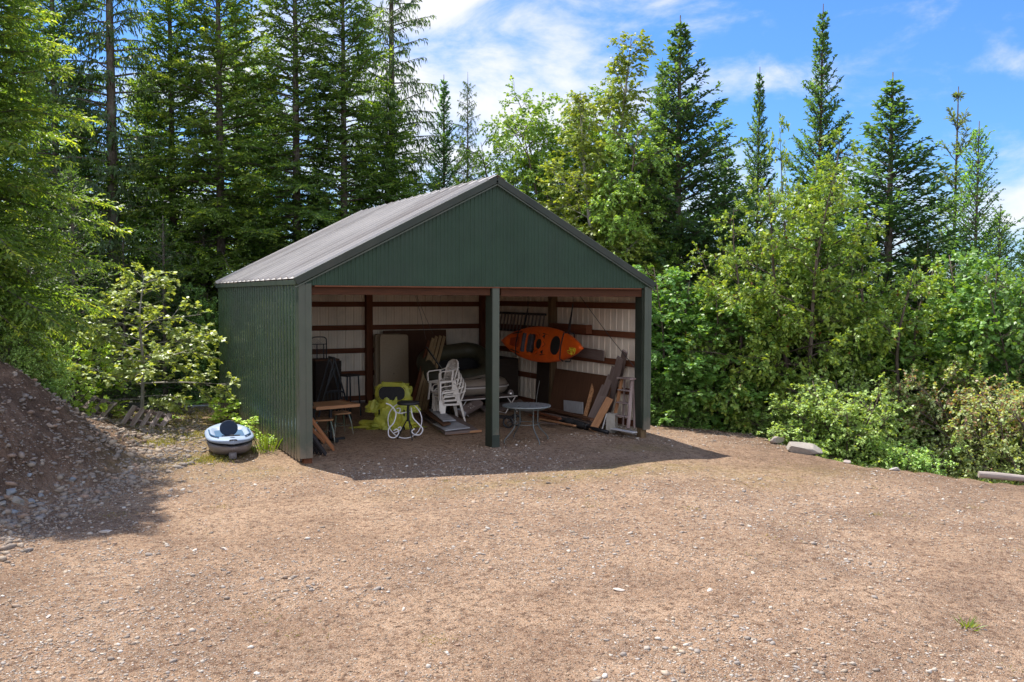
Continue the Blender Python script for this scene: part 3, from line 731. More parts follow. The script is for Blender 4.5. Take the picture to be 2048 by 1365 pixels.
# understory behind and left
k = 0
for px, dp, tp, pr, s_ in ((150, 20.5, 330, young, .95), (60, 19, 420, young, .9), (250, 25, 470, young, 1.1), (330, 24, 430, young, 1.0), (410, 27, 400, young, 1.1), (180, 26, 520, young, 1.1), 
                           (640, 29, 330, young, 1.1), (720, 30, 300, young, 1.1), (100, 31, 250, young, 1.4), (210, 33, 380, young, 1.3), (830, 31, 330, young, 1.0),
                           (1250, 31, 420, young, 1.1), (1430, 25, 520, young, 1.0), (1530, 26, 560, young, 1.1), (1700, 25, 470, young, 1.0), (1850, 25, 480, young, 1.0), (1930, 26, 520, young, 1.), (2010, 24, 560, young, 1.), (1470, 30, 420, young, 1.2), (1580, 30, 400, young, 1.2), (1720, 31, 420, young, 1.3), (1830, 31, 420, young, 1.2),
                           (20, 30, 200, young, 1.4), (-60, 24, 300, young, 1.3)):
    put(pr, px, dp, tp, 5, k*1.7, {150: 'young fir filling the gap right of the large yellow green fir', 60: 'young fir half hidden by the large yellow green fir', 250: 'young fir at the foot of the sparse tall hemlock', 410: 'young fir close to the rear left corner of the shed', 830: 'young fir peeping over the roof ridge left of the gable peak', 2010: 'young fir above the light green maple near the right edge'}.get(px, 'young fir of the understory among the taller forest trees'), sxy=s_, group=(None if px in (150, 60, 250, 410, 830, 2010) else 'young firs of the understory'), first=(k == 0)); k += 1
for i, (px, dp, tp) in enumerate(((300, 37, 120), (540, 38, 60), (60, 36, -100), (170, 40, 160), (-130, 30, -200))):
    put(firB if i % 2 else firA, px, dp, tp, 15, i*2.1, 'tall dark fir deep in the forest beyond the shed', sxy=.9, group='firs deep in the forest')
# ---- broad-leaved trees
def broad(name, H, R, seed, z0=.25, nlimb=26, stems=1, spread=.35, e0=.55, leaf=.085, lw=.34, nl=10, col=(.07, .13, .025), tip=(.17, .22, .04), hang=.35,
          sag=.12, shape='oval', tw=7, br=9, bark='bark_brown', rt=.09, cat='tree', lab=None, group=None, crownname='crown', red=None, sx=1., twl=.32, mat='leaf', brown=0):
    r = np.random.RandomState(seed); root = empty(name, (0, 0, 0), 0, lab, cat, group)
    limbs = []; tubes = []
    per = max(1, nlimb//stems)
    for s_ in range(stems):
        a = 2*math.pi*s_/stems+r.uniform(-.5, .5); sp = spread*R*(r.uniform(.3, 1.) if stems > 1 else .05)
        Hs = H*(1 if s_ == 0 else r.uniform(.72, .98))
        m_ = 8; ph = r.uniform(0, 6.28); wob = .02*H
        pts = np.array([[sp*math.cos(a)*(k/m_)**1.2+wob*math.sin(ph+k*1.1)*k/m_, sp*math.sin(a)*(k/m_)**1.2+wob*math.cos(ph+k*.9)*k/m_, Hs*.96*k/m_] for k in range(m_+1)])
        pts[0, 2] = -.4
        rad = [rt/(stems**.4)*(1-k/m_)**.85+.008 for k in range(m_+1)]
        tubes.append((pts, rad))
        n = per; h = (np.arange(n)+r.uniform(0, 1, n))/n; z = Hs*(z0+(1-z0)*h*.95); f = z/(Hs*.96)*m_; i0 = np.clip(f.astype(int), 0, m_-1); fr = (f-i0)[:, None]
        A = pts[i0]*(1-fr)+pts[i0+1]*fr
        if shape == 'oval': P_ = np.sqrt(np.clip(1-((h-.38)/.66)**2, .02, 1))
        elif shape == 'cone': P_ = (1-h)**.7*np.minimum(1, .5+h*3)+.05
        else: P_ = np.sqrt(np.clip(1-(h*.93)**2, .02, 1))
        phi = np.arange(n)*2.39996+r.uniform(-.6, .6, n)+s_; e = e0*(.35+h)+r.uniform(-.2, .2, n)
        D = np.stack([np.cos(phi)*np.cos(e), np.sin(phi)*np.cos(e), np.sin(e)], 1)
        Lb = R*P_*r.uniform(.42, 1.25, n)*(1 if stems == 1 else .75)
        B = np.zeros((n, 3)); B[:, 2] = -sag*r.uniform(0, 2, n); B[:, :2] = r.uniform(-.15, .15, (n, 2))
        limbs.append((A, D, Lb, B))
    lm = Seg(*[np.concatenate([q[i] for q in limbs]) for i in range(4)])
    b2 = spawn(lm, np.clip(lm.L*br, 4, 60), .12, 1., .8, .35, lambda t, L: L*.42*(1-t)**.6+.22, r, False, lift=.12, sag=sag, tipgain=.5)
    b3 = spawn(b2, np.clip(b2.L*tw*1.7, 2, 14), .15, 1., .8, .4, lambda t, L: twl*(1.15-.5*t), r, False, lift=.05, sag=.25, tipgain=.5)
    lf = spawn(b3, np.full(len(b3.L), nl), .08, 1., .9, .45, lambda t, L: np.full(len(t), leaf), r, False, lift=-hang, sag=.15, tipgain=.3)
    n = len(lf.L)
    clump = r.rand(len(b3.L)); cl = np.repeat(clump, nl)
    tt = np.clip((lf.tip-.45)*1.8, 0, 1)*.6+cl*.4
    c = mixcol(col, tip, tt*r.uniform(.3, 1.1, n))*r.uniform(.8, 1.3, (n, 1))*GAIN
    if red is not None:
        q = (r.rand(n) < red[1]) | ((lf.A[:, 2] > H*red[2]) & (r.rand(n) < red[1]*8)); c[q] = np.array(red[0])*r.uniform(.7, 1.2, (q.sum(), 1))
    V, F, cc = leaves_from(lf, lw, c, r, roll=.55, upn=1., wpos=.45, fold=.05)
    V[:, 0] *= sx; V[:, 1] *= sx
    npmesh(crownname, V, F, MT[mat], root, col=cc)
    wm = wood_mesh('trunk' if crownname == 'crown' else 'stem', [(lm, .006+.012*lm.L, .005, 5), (b2, .006, .003, 2), (b3, .003, .0015, 1)], MT[bark], root, 3)
    import bmesh as _b
    q = _b.new(); q.from_mesh(wm.data)
    for pts, rad in tubes:
        mb = MB(); mb.tube([Vector(p) for p in pts], rad, 8); vs = [q.verts.new(p) for p in mb.v]
        for f in mb.f:
            fc = q.faces.new([vs[i] for i in f]); fc.smooth = True
    q.to_mesh(wm.data); q.free()
    if sx != 1:
        pass
    return root
birch = broad('birch_tree', 11, 2.5, 5, .16, 84, 2, .30, .75, .085, .42, 10, (.085, .128, .026), (.22, .25, .045), .4, .05, 'cone', 8, 9, 'bark_pale', .12, 'birch tree', twl=.34)
alder = broad('alder_tree', 9, 2.4, 6, .08, 84, 3, .45, .6, .075, .42, 12, (.078, .140, .030), (.19, .245, .05), .35, .08, 'oval', 7, 8, 'bark_brown', .10, 'alder tree')
cherry = broad('cherry_tree', 8, 3.0, 7, .08, 76, 3, .45, .42, .105, .36, 9, (.070, .125, .026), (.235, .26, .05), .02, .08, 'cone', 6, 7.5, 'bark_brown', .11, 'cherry tree', red=((.22, .10, .035), .012, 9), twl=.27)
maple = broad('maple_tree', 6, 1.9, 8, .04, 64, 4, .45, .45, .10, .50, 9, (.058, .118, .028), (.135, .20, .045), .30, .10, 'dome', 6, 8, 'bark_brown', .07, 'maple tree', twl=.3)
put(birch, 1205, 26, 45, 11, .4, 'tallest leafy birch rising behind the gable peak of the shed', first=True, sxy=1.4, cat='birch tree')
put(alder, 1090, 28.5, 185, 9, 1.4, 'rounded yellow green alder directly behind the gable peak', first=True, sxy=1.3, cat='alder tree')
put(alder, 1000, 29.5, 270, 9, 2.8, 'low alder beside the left slope of the gable peak', sxy=1.0, cat='alder tree')
put(alder, 1240, 25.5, 250, 9, 4.1, 'alder above the right roof slope in front of the birch', sxy=1.1, cat='alder tree')
put(alder, 1160, 28, 170, 9, 5.1, 'alder filling the gap between the rounded alder and the birch', sxy=1.25, cat='alder tree')
put(cherry, 1600, 21.8, 245, 8, .5, 'large cherry tree with hanging yellow green leaves at the yard edge', first=True, sxy=1.05, cat='cherry tree')
put(cherry, 1790, 22, 425, 8, 2.3, 'broad cherry tree with hanging leaves below the dark forked spruce', sxy=1.05, cat='cherry tree')
put(cherry, 1475, 22.3, 400, 8, 4.4, 'smaller cherry tree between the shed and the large cherry tree', sxy=.85, cat='cherry tree')
put(cherry, 1590, 24.5, 230, 8, 3.6, 'upright cherry stem poking above the large cherry crown', sxy=.6, cat='cherry tree')
put(maple, 1960, 22, 480, 6, .9, 'light green maple near the right edge above the red tipped bush', first=True, sxy=1.15, cat='maple tree')
put(maple, 2060, 20.5, 520, 6, 2.2, 'green maple cut by the right edge of the view', sxy=1.1, cat='maple tree')
put(maple, 1345, 22.2, 520, 6, 3.1, 'deep green maple against the right wall of the shed', sxy=1.0, cat='maple tree')
put(maple, 1320, 21.4, 735, 6, 4.5, 'low pale green maple shrub hugging the right corner of the shed', sxy=.42, cat='maple tree')
put(maple, 1420, 22, 560, 6, 5.5, 'shaded maple behind the deep green maple', sxy=1.1, cat='maple tree')
put(maple, 1740, 23, 560, 6, 1.5, 'shaded maple between the two broad cherry trees', sxy=1.1, cat='maple tree')
put(maple, 1890, 24, 540, 6, 2.5, 'shaded maple behind the red tipped bush', sxy=1.1, cat='maple tree')
put(maple, 400, 24.5, 560, 6, 2.5, 'pale green maple sapling at the rear left corner of the shed', sxy=.4, cat='maple tree')
put(alder, 415, 28, 690, 9, .5, 'bright sunlit alder low between the dark trunks left of the shed', sxy=.5, cat='alder tree')
# shrubs along the yard edge
shrubA = broad('shrub', 2.2, 1.3, 17, .06, 60, 9, .8, .6, .060, .42, 8, (.12, .19, .055), (.27, .33, .12), .1, .12, 'dome', 9, 11, 'bark_brown', .03, 'shrub', crownname='foliage', twl=.22)
shrubB = broad('shrub', 3.2, 2.0, 18, .06, 90, 12, .8, .6, .062, .40, 8, (.13, .175, .065), (.29, .29, .15), .1, .12, 'dome', 7.5, 9, 'bark_brown', .035, 'shrub', crownname='foliage', twl=.26, red=((.38, .23, .15), .03, .66))
put(shrubA, 1450, 22.4, 745, 2.2, .3, 'pale green shrub nearest the shed at the yard edge', first=True, sxy=1.1)
put(shrubA, 1550, 21.5, 785, 2.2, 1.5, 'low pale shrub above the tan boulder', sxy=1.2)
put(shrubA, 1700, 19.3, 750, 2.2, 2.9, 'tallest pale green shrub behind the grey boulder', sxy=1.2)
put(shrubA, 1640, 19.6, 790, 2.2, 4.9, 'pale shrub between the low shrub and the tallest pale shrub', sxy=1.0)
put(shrubA, 1820, 18.3, 875, 2.2, 4.0, 'low dark green shrub at the dip between the two tall bushes', sxy=.75)
put(shrubB, 2015, 18.9, 745, 3.2, .8, 'large rounded bush with rusty red tips beside the fallen log', first=True, sxy=1.2)
put(shrubA, 15, 14.6, 655, 2.2, 1.0, 'dark shrub overhanging the very top of the dirt bank at the left edge', sxy=.5)
put(shrubA, 75, 15.8, 680, 2.2, 2.4, 'low shrub on the bank crest below the large yellow green fir', sxy=.5)
put(shrubA, 1380, 21.8, 800, 2.2, 5.2, 'shaded low shrub behind the shed corner gravel', sxy=.7)
# alder sapling in front of the dark forest
sap = broad('alder_sapling', 3.6, 1.5, 27, .10, 28, 1, .3, .42, .085, .42, 11, (.12, .165, .05), (.27, .30, .10), .15, .06, 'cone', 6, 5, 'bark_pale', .03, 'sapling', twl=.30)
put(sap, 282, 19.6, 535, 3.6, .2, 'slender sunlit sapling with pale leaves in front of the dark forest', first=True, sxy=1.3)
sap2 = broad('leafy_seedling', 1.0, .38, 28, .06, 14, 3, .7, .7, .075, .5, 6, (.15, .22, .04), (.30, .36, .08), .1, .06, 'dome', 8, 9, 'bark_brown', .012, 'seedling', crownname='foliage', twl=.14)
for px, dp, tp, s_, lb in ((455, 19.5, 800, 1.25, 'bright maple seedling beside the grey kayak at the shed wall'), (490, 17.6, 835, .8, 'low leafy seedling leaning on the side wall between kayak and grass'), (532, 16.3, 868, .5, 'small leafy seedling at the foot of the side wall near its front corner'), (200, 21, 690, 1.3, 'leafy seedling on the bank above the broken pallet'),
                          (120, 18.5, 690, 1.5, 'leafy seedling at the crest of the dirt bank'), (330, 20, 830, .8, 'low weed clump right of the fallen pallet'), (390, 23, 800, 1.0, 'shaded weed clump behind the grey kayak'), (215, 19.4, 800, 1.0, 'weed clump under the left side of the sapling')):
    c = put(sap2, px, dp, tp, 1.0, px*.1, lb, sxy=s_, first=(px == 455), cat='seedling')
# grasses ------------------------------------------------------------------
def grass(name, xy, hgt, seed, lab, cols=((.10, .17, .03), (.26, .28, .07)), kind='stuff', wid=.006, lean=.35):
    r = np.random.RandomState(seed); n = len(xy); z = terrain(xy[:, 0], xy[:, 1])-.01
    A = np.stack([xy[:, 0], xy[:, 1], z], 1); D = unit(np.stack([r.normal(0, lean, n), r.normal(0, lean, n), np.ones(n)], 1))
    B = np.stack([D[:, 0]*.7, D[:, 1]*.7, -.2*np.ones(n)], 1)
    s_ = Seg(A, D, hgt*r.uniform(.4, 1.1, n), B)
    c = mixcol(cols[0], cols[1], r.rand(n))
    p1 = s_.pt(np.arange(n), np.full(n, .55)); p2 = s_.pt(np.arange(n), np.full(n, 1.)); a = r.uniform(0, 6.28, n); W = np.stack([np.cos(a), np.sin(a), 0*a], 1)*wid
    V = np.stack([A-W, A+W, p1+W*.7, p2, p1-W*.7], 1).reshape(-1, 3); F = np.arange(n*5).reshape(-1, 5)
    o = npmesh(name, V, F, MT['leaf'], col=np.repeat(c, 5, 0)); tag(o, lab, 'grass', kind=kind); return o
def clusters(cs, n, rad, seed):
    r = np.random.RandomState(seed); k = r.randint(0, len(cs), n); c = np.array(cs)[k]
    return np.stack([c[:, 0]+r.normal(0, 1, n)*rad*c[:, 2], c[:, 1]+r.normal(0, 1, n)*rad*c[:, 2]], 1)
grass('grass', np.concatenate([clusters([(-4.6, 6.6, 1.2), (-4.9, 3.9, .7), (-5.3, 5.4, .8), (-4.2, 7.8, 1.2), (-5.6, 3.2, .5), (-5.8, 6.5, 1.3), (-6.2, 8, 2), (-5.0, 1.0, .5)], 4200, .45, 2)]), .12, 3, 'thin yellow green grass and weeds left of the shed', cols=((.12, .15, .035), (.34, .30, .09)))
r_ = np.random.RandomState(8); yy = r_.uniform(-8, 4.5, 9000); xx = np.interp(yy, EY, EX)+np.abs(r_.normal(0, .5, 9000))+.12
grass('grass', np.stack([xx, yy], 1), .17, 4, 'ragged green grass fringe along the drop off at the yard edge', cols=((.07, .13, .03), (.2, .26, .06)))
r_ = np.random.RandomState(9); yy = r_.uniform(-3, 9, 9000); xx = np.interp(yy, FY, FX)-2.05-np.abs(r_.normal(0, .9, 9000))
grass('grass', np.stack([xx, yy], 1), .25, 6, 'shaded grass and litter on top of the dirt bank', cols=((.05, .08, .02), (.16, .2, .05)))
t = empty('grass_tuft', (-3.86, 1.75, tz(-3.86, 1.75)), 0, 'tall bright grass tuft against the green side wall near its front corner', 'grass tuft')
def tuft(loc, n, hgt, seed, lab, lean=.22, rad=.07, cols=((.12, .24, .03), (.28, .36, .07)), w_=.008):
    o = grass('grass_tuft', clusters([(loc[0], loc[1], 1)], n, rad, seed), hgt, seed, lab, cols, None, w_, lean); o['category'] = 'grass tuft'
    if 'kind' in o: del o['kind']
    return o
bpy.data.objects.remove(t)
tuft((-3.93, 1.45), 90, .62, 12, 'tall bright grass tuft against the green side wall near its front corner', .15, .10, w_=.0055)
tuft((.10, 1.95), 120, .16, 13, 'short grass tuft at the edge of the boards inside the shed', .5, .10, ((.05, .12, .03), (.1, .18, .05)))
q_ = CAM+(CF+CR*(1935-1024)/FPX-CU*(1212-682.5)/FPX)*(2.85/-(CF+CR*(1935-1024)/FPX-CU*(1212-682.5)/FPX)[2])
tuft((q_[0], q_[1], .05), 30, .13, 14, 'lone sparse grass tuft in the right foreground gravel', .45, .04)

cl_ = [(r2.uniform(-7, 6), r2.uniform(-11, -2), r2.uniform(.4, 1.6)) for r2 in [random.Random(77)] for _ in range(34)]
grass('weeds', clusters(cl_, 1500, .16, 31), .055, 32, 'tiny yellow green weeds scattered over the gravel yard', cols=((.14, .15, .04), (.36, .30, .10)), wid=.004, lean=.7)

r2 = np.random.RandomState(90); ny_ = 9000; yy = r2.uniform(-7.5, 2.5, ny_); xx = np.interp(yy, EY, EX)-np.abs(r2.normal(0, 1.0, ny_))
k_ = noise2(xx, yy, 2.4, 61) > -.1
y3 = r2.uniform(-7, 3, 9000); x3 = np.interp(y3, FY, FX)+np.abs(r2.normal(0, 1.2, 9000)); k3 = noise2(x3, y3, 1.8, 62) > .0
x4 = r2.uniform(-8, 4, 26000); y4 = r2.uniform(-12, -1, 26000); k4 = noise2(x4, y4, 1.3, 63)+.5*noise2(x4, y4, 3.4, 64) > .42
grass('litter', np.concatenate([np.stack([xx, yy], 1)[k_], np.stack([x3, y3], 1)[k3], np.stack([x4, y4], 1)[k4]]), .045, 65, 'brown needle and twig litter lying in patches on the gravel', cols=((.075, .038, .022), (.21, .12, .065)), wid=.004, lean=3.)
# ------------------------------------------------------------------ objects
def ray_(px, py):
    d = CF+CR*(px-1024)/FPX-CU*(py-682.5)/FPX; return d
def onz(px, py, z=0.): d = ray_(px, py); return Vector(CAM+d*(z-CAM[2])/d[2])
def ony(px, py, y): d = ray_(px, py); return Vector(CAM+d*(y-CAM[1])/d[1])
def onx(px, py, x): d = ray_(px, py); return Vector(CAM+d*(x-CAM[0])/d[0])
def ong(px, py):
    t = np.linspace(4, 60, 4000); P = CAM[None]+ray_(px, py)[None]*t[:, None]; z = terrain(P[:, 0], P[:, 1]); k = int(np.argmax(P[:, 2] < z)); return Vector(P[k])
MT['table_top'] = surf('speckled tan plastic', (.36, .27, .17), .55, .08, 30, .1, 120)
MT['table_dark'] = surf('brown plastic edge', (.09, .065, .05), .6, .1, 10)
MT['white_plastic'] = surf('off white resin', (.76, .69, .62), .45, .08, 5, dirt=(.35, .29, .24), dirtamt=.5)
MT['black_metal'] = surf('black metal', (.016, .016, .018), .4, .2, 8, metal=.3)
MT['black_fabric'] = surf('black fabric', (.022, .021, .022), .9, .2, 20, .4, 200)
MT['black_plastic'] = surf('black plastic', (.018, .018, .02), .5, .2, 8)
MT['white_metal'] = surf('white painted iron', (.72, .70, .74), .4, .06, 8)
MT['grey_metal'] = surf('grey painted steel', (.13, .14, .135), .45, .15, 8, metal=.4)
MT['mesh_top'] = surf('grey green table top', (.17, .19, .185), .3, .18, 6, .15, 150, dirt=(.09, .09, .085), dirtamt=.6)
MT['orange'] = surf('orange polyethylene', (.82, .125, .010), .38, .14, 3, spec=.5, dirt=(.55, .06, .01), dirtamt=.5)
MT['seat_grey'] = surf('grey seat fabric', (.07, .065, .075), .8, .3, 20, .3, 100)
MT['well_shade_red'] = surf('red deck well shade', (.45, .05, .008), .4, .2, 4)
MT['grey_kayak'] = surf('blue grey polyethylene', (.27, .34, .46), .45, .1, 3, dirt=(.19, .22, .29), dirtamt=.4)
MT['grey_hull'] = surf('grey purple hull', (.20, .185, .20), .5, .1, 3, dirt=(.12, .11, .12), dirtamt=.4)
MT['blue_pad'] = surf('dark blue pad', (.025, .09, .19), .55, .2, 6)
MT['navy'] = surf('navy fabric', (.012, .025, .05), .8, .15, 20, .3, 200)
MT['yellow_rope'] = surf('yellow rope', (.72, .55, .03), .7, .15, 30, .3, 200)
MT['ply_dark'] = wood('dark plywood', (.135, .065, .036), (.085, .040, .022))
MT['ply_black'] = wood('blackened board', (.045, .03, .022), (.025, .017, .012))
MT['plank_grey'] = wood('weathered plank', (.22, .165, .145), (.12, .085, .075))
MT['plank_tan'] = wood('tan plank', (.47, .24, .115), (.22, .10, .05))
MT['plank_orange'] = wood('orange plank', (.50, .21, .09), (.28, .11, .05))
MT['table_wood'] = wood('varnished oak', (.42, .22, .10), (.27, .13, .06), rough=.35)
MT['trim_wood'] = wood('gilded trim wood', (.44, .31, .16), (.20, .125, .06))
MT['char'] = wood('dark stained board', (.05, .042, .04), (.028, .023, .022))
MT['pale_board'] = surf('pale grey board', (.36, .36, .38), .7, .15, 5, .2, 40, dirt=(.2, .18, .17), dirtamt=.5)
MT['white_slat'] = wood('peeling white slat', (.55, .53, .52), (.33, .31, .30))
MT['concrete'] = surf('concrete block', (.33, .30, .26), .9, .15, 12, .6, 90)
MT['osb'] = surf('strand board', (.34, .17, .08), .8, .5, 30, .3, 60)
MT['rafter_rubber'] = surf('olive rubber', (.050, .046, .026), .5, .2, 4, dirt=(.09, .08, .045), dirtamt=.5)
MT['raft_grey'] = surf('tan grey vinyl', (.30, .245, .19), .42, .12, 4, dirt=(.18, .14, .10), dirtamt=.5)
MT['stripe'] = surf('white rub strake', (.66, .60, .56), .5, .05, 5)
MT['pallet'] = wood('weathered pallet', (.30, .21, .19), (.15, .10, .09), weather=(.40, .33, .31))
MT['log'] = wood('bleached log', (.46, .40, .36), (.25, .20, .17))
def yellow_mat():
    M, t = newmat('yellow plastic sheet'); g = NT(t)
    o = g.n('ShaderNodeOutputMaterial'); v = g.n('ShaderNodeTexCoord').outputs['Object']
    c = g.ramp(g.noise(v, 4, 5), [(.35, (.55, .60, .13)), (.65, (.84, .80, .12))])
    p = g.n('ShaderNodeBsdfPrincipled', {'Base Color': c, 'Roughness': .22, 'Specular IOR Level': .6})
    b = g.n('ShaderNodeBump', {'Strength': .6, 'Distance': .02, 'Height': g.noise(v, 14, 6, .7)}); g.l(b.outputs[0], p.inputs['Normal'])
    tr = g.n('ShaderNodeBsdfTranslucent', {0: c}); m = g.n('ShaderNodeMixShader', {0: .4}); g.l(p.outputs[0], m.inputs[1]); g.l(tr.outputs[0], m.inputs[2])
    tp = g.n('ShaderNodeBsdfTransparent', {0: (.9, .92, .6, 1)}); m2 = g.n('ShaderNodeMixShader', {0: .22}); g.l(m.outputs[0], m2.inputs[1]); g.l(tp.outputs[0], m2.inputs[2])
    g.l(m2.outputs[0], o.inputs[0]); return M
MT['yellow'] = yellow_mat()
def plank(name, a, b, w_, h_, mat, lab, cat, group=None, up=(0, 1, 0), bevel=.003):
    o = board(name, a, b, w_, h_, MT[mat], None, up, bevel); return tag(o, lab, cat, group)
def frame_of(x, z, origin):
    x = Vector(x).normalized(); z = Vector(z); y = z.cross(x).normalized(); z = x.cross(y)
    M = Matrix((x, y, z)).transposed().to_4x4(); M.translation = Vector(origin); return M
def rrect(w_, h_, r, n=5):
    o = []
    for cx_, cy2, a0 in ((w_/2-r, h_/2-r, 0), (-w_/2+r, h_/2-r, 90), (-w_/2+r, -h_/2+r, 180), (w_/2-r, -h_/2+r, 270)):
        for k in range(n+1):
            a = math.radians(a0+90*k/n); o.append((cx_+r*math.cos(a), cy2+r*math.sin(a)))
    return o
# --- folding tables stood on end against the back wall
for i, (px, yy, lb) in enumerate(((789, 7.05, 'tan folding table top stood on end, front of the three against the back wall'), (780, 7.25, 'tan folding table just behind the front one, only its rounded left edge showing'), (777, 7.42, 'folding table nearest the back wall, rearmost of the three stood on end'))):
    p = ony(px, 735, yy); t = empty('folding_table', (p.x, yy, 0), 0, lb, 'folding table', 'folding tables stood on end')
    t.rotation_euler = (-.05, .012, 0)
    mb = MB(); mb.prism(rrect(.80, 1.84, .09), .04, Matrix.Translation((0, 0, .93)) @ Matrix.Rotation(math.radians(90), 4, 'X')); mb.build('tabletop', MT['table_top'], t, bevel=.012, smooth=False)
    if i == 0:
        mb = MB(); mb.lathe([(.014, -.004), (.014, .004)], 12, (-.02, -.024, .80), Matrix.Rotation(math.radians(90), 3, 'X')); mb.build('latch', MT['black_metal'], t)
    for sx_ in (.45, 1.4):
        mb = MB(); mb.tube([(-.3, .04, sx_-.2), (-.3, .04, sx_+.2), (.3, .04, sx_+.2), (.3, .04, sx_-.2)], .012, 6); mb.build('leg', MT['grey_metal'], t)
# dark sheets on the back wall
p = ony(824, 700, 7.55); plank('plywood_sheet', (p.x+.12, 7.50, .02), (p.x+.12, 7.62, 1.93), 1.85, .018, 'ply_dark', 'large dark brown plywood sheet behind the stood up folding tables', 'plywood')
# --- long trim boards leaning
for i, (tx, ty, bx_, dy, mat) in enumerate(((866, 677, 828, 0, 'trim_wood'), (873, 673, 836, .04, 'trim_wood'), (881, 672, 843, .06, 'trim_wood'), (889, 673, 850, .1, 'trim_wood'), (858, 682, 820, .05, 'girt'))):
    a = ony(bx_-4, 820, 5.3+dy); a.z = max(.01, a.z); b_ = ony(tx, ty, 6.1+dy)
    a2 = ony(bx_, 806, 5.3+dy); a2.z = .02
    plank('gilded_batten', a2, b_, .085, .022, mat, ['long gilded trim board, leftmost of the lit leaning bundle', 'long gilded trim board with the brightest edge, second in the leaning bundle', 'long gilded trim board, third in the leaning bundle', 'long gilded trim board with chipped right edge, nearest the chairs', 'dark trim board at the left of the leaning bundle'][i], 'trim board', 'trim boards leaning in a bundle', up=(.25, -1, .1))
a = ony(890, 748, 3.9); b_ = ony(853, 695, 4.9)
t = empty('black_rail', a, 0, 'black metal rail leaning over the white chair stack', 'rail'); 
mb = MB(); mb.bar((0, 0, 0), b_-a, .05, .035, up=(.5, -1, 0)); mb.build('rail', MT['black_metal'], t, bevel=.004)
mb = MB(); mb.bar((-.005, -.028, .01), (b_-a)+Vector((-.005, -.028, .01)), .012, .02, up=(.5, -1, 0)); mb.build('rib', MT['grey_metal'], t)
# --- white resin chairs
def make_chair():
    t = empty('resin_armchair', (0, 0, 0), 0, '-', 'chair')
    # seat: a shallow curved panel; x forward, y width
    mb = MB(); vs = []; fs = []; nu, nv = 9, 9
    for i in range(nu):
        for j in range(nv):
            u = i/(nu-1); v = j/(nv-1)*2-1
            vs.append((-.22+.46*u, v*(.22+.03*u), .42-.015*math.sin(math.pi*u)*(1-v*v)+(.02 if u < .05 else 0)-.04*max(0, u-.85)/.15*.5))
    n0 = len(vs)
    vs += [(x, y, z-.012) for x, y, z in vs]
    for i in range(nu-1):
        for j in range(nv-1):
            q = i*nv+j; fs.append((q, q+nv, q+nv+1, q+1)); fs.append((n0+q, n0+q+1, n0+q+nv+1, n0+q+nv))
    for i in range(nu-1):
        for j in (0, nv-1):
            q = i*nv+j; fs.append((q, q+nv, n0+q+nv, n0+q))
    for j in range(nv-1):
        for i in (0, nu-1):
            q = i*nv+j; fs.append((q, q+1, n0+q+1, n0+q))
    mb.add(vs, fs); mb.build('seat', MT['white_plastic'], t, smooth=True)
    # backrest: rounded shell of splats
    mb = MB()
    def bp(v, h): # v -1..1 across, h 0..1 up
        ww = (.21+.02*h); top = 1-.16*abs(v)**3
        return Vector((-.215-.12*h-.03*(v*v)*-1, v*ww, .44+.42*h*top))
    for k in range(7):
        v0 = -1+2*k/7+.035; v1 = -1+2*(k+1)/7-.035
        for h in range(6):
            a_, b2 = h/6, (h+1)/6
            P = [bp(v0, a_), bp(v1, a_), bp(v1, b2), bp(v0, b2)]; Q = [p_+Vector((-.012, 0, 0)) for p_ in P]
            mb.add(P+Q, [(0, 1, 2, 3), (7, 6, 5, 4), (0, 4, 5, 1), (1, 5, 6, 2), (2, 6, 7, 3), (3, 7, 4, 0)])
    mb.tube([bp(-1.05, 0), bp(-1.07, .4), bp(-1.05, .8), bp(-.8, 1.0), bp(-.4, 1.03), bp(0, 1.04), bp(.4, 1.03), bp(.8, 1.0), bp(1.05, .8), bp(1.07, .4), bp(1.05, 0)], .020, 7)
    mb.tube([bp(-1, .16), bp(0, .16), bp(1, .16)], .016, 6)
    mb.build('backrest', MT['white_plastic'], t, smooth=True)
    for s_ in (-1, 1):
        mb = MB(); P = [(-.30, s_*.235, .70), (-.15, s_*.27, .655), (.05, s_*.285, .645), (.18, s_*.275, .64), (.235, s_*.262, .60), (.24, s_*.255, .52), (.235, s_*.25, .42)]
        for a_, b2 in zip(P[:-1], P[1:]): mb.bar(a_, b2, .052, .020, up=(0, 0, 1) if a_[0] < .18 else (1, 0, 0))
        mb.bar((-.1, s_*.25, .42), (-.12, s_*.272, .655), .018, .05)
        mb.build('armrest', MT['white_plastic'], t, bevel=.006)
    for fx_, s_ in ((1, -1), (1, 1), (-1, -1), (-1, 1)):
        mb = MB(); x0 = .225 if fx_ > 0 else -.215; x1 = .265 if fx_ > 0 else -.30
        top = Vector((x0, s_*.225, .41)); bot = Vector((x1, s_*.265, 0))
        dx = Vector((-.055*fx_, 0, 0)); dy = Vector((0, -.055*s_, 0))
        for off in (dx, dy):
            P = [top, top+off*1.1, bot+off*.7, bot]; n_ = Vector((0, -.01*s_, 0)) if off is dx else Vector((-.01*fx_, 0, 0)); Q = [p_+n_ for p_ in P]
            mb.add(P+Q, [(0, 1, 2, 3), (7, 6, 5, 4), (0, 4, 5, 1), (1, 5, 6, 2), (2, 6, 7, 3), (3, 7, 4, 0)])
        mb.build('leg', MT['white_plastic'], t)
    mb = MB()
    for s_ in (-1, 1): mb.bar((-.21, s_*.232, .40), (.23, s_*.245, .40), .012, .04)
    mb.bar((.235, -.23, .395), (.235, .23, .395), .012, .045); mb.bar((-.215, -.21, .395), (-.215, .21, .395), .012, .04)
    mb.build('apron', MT['white_plastic'], t); return t
ch0 = make_chair()
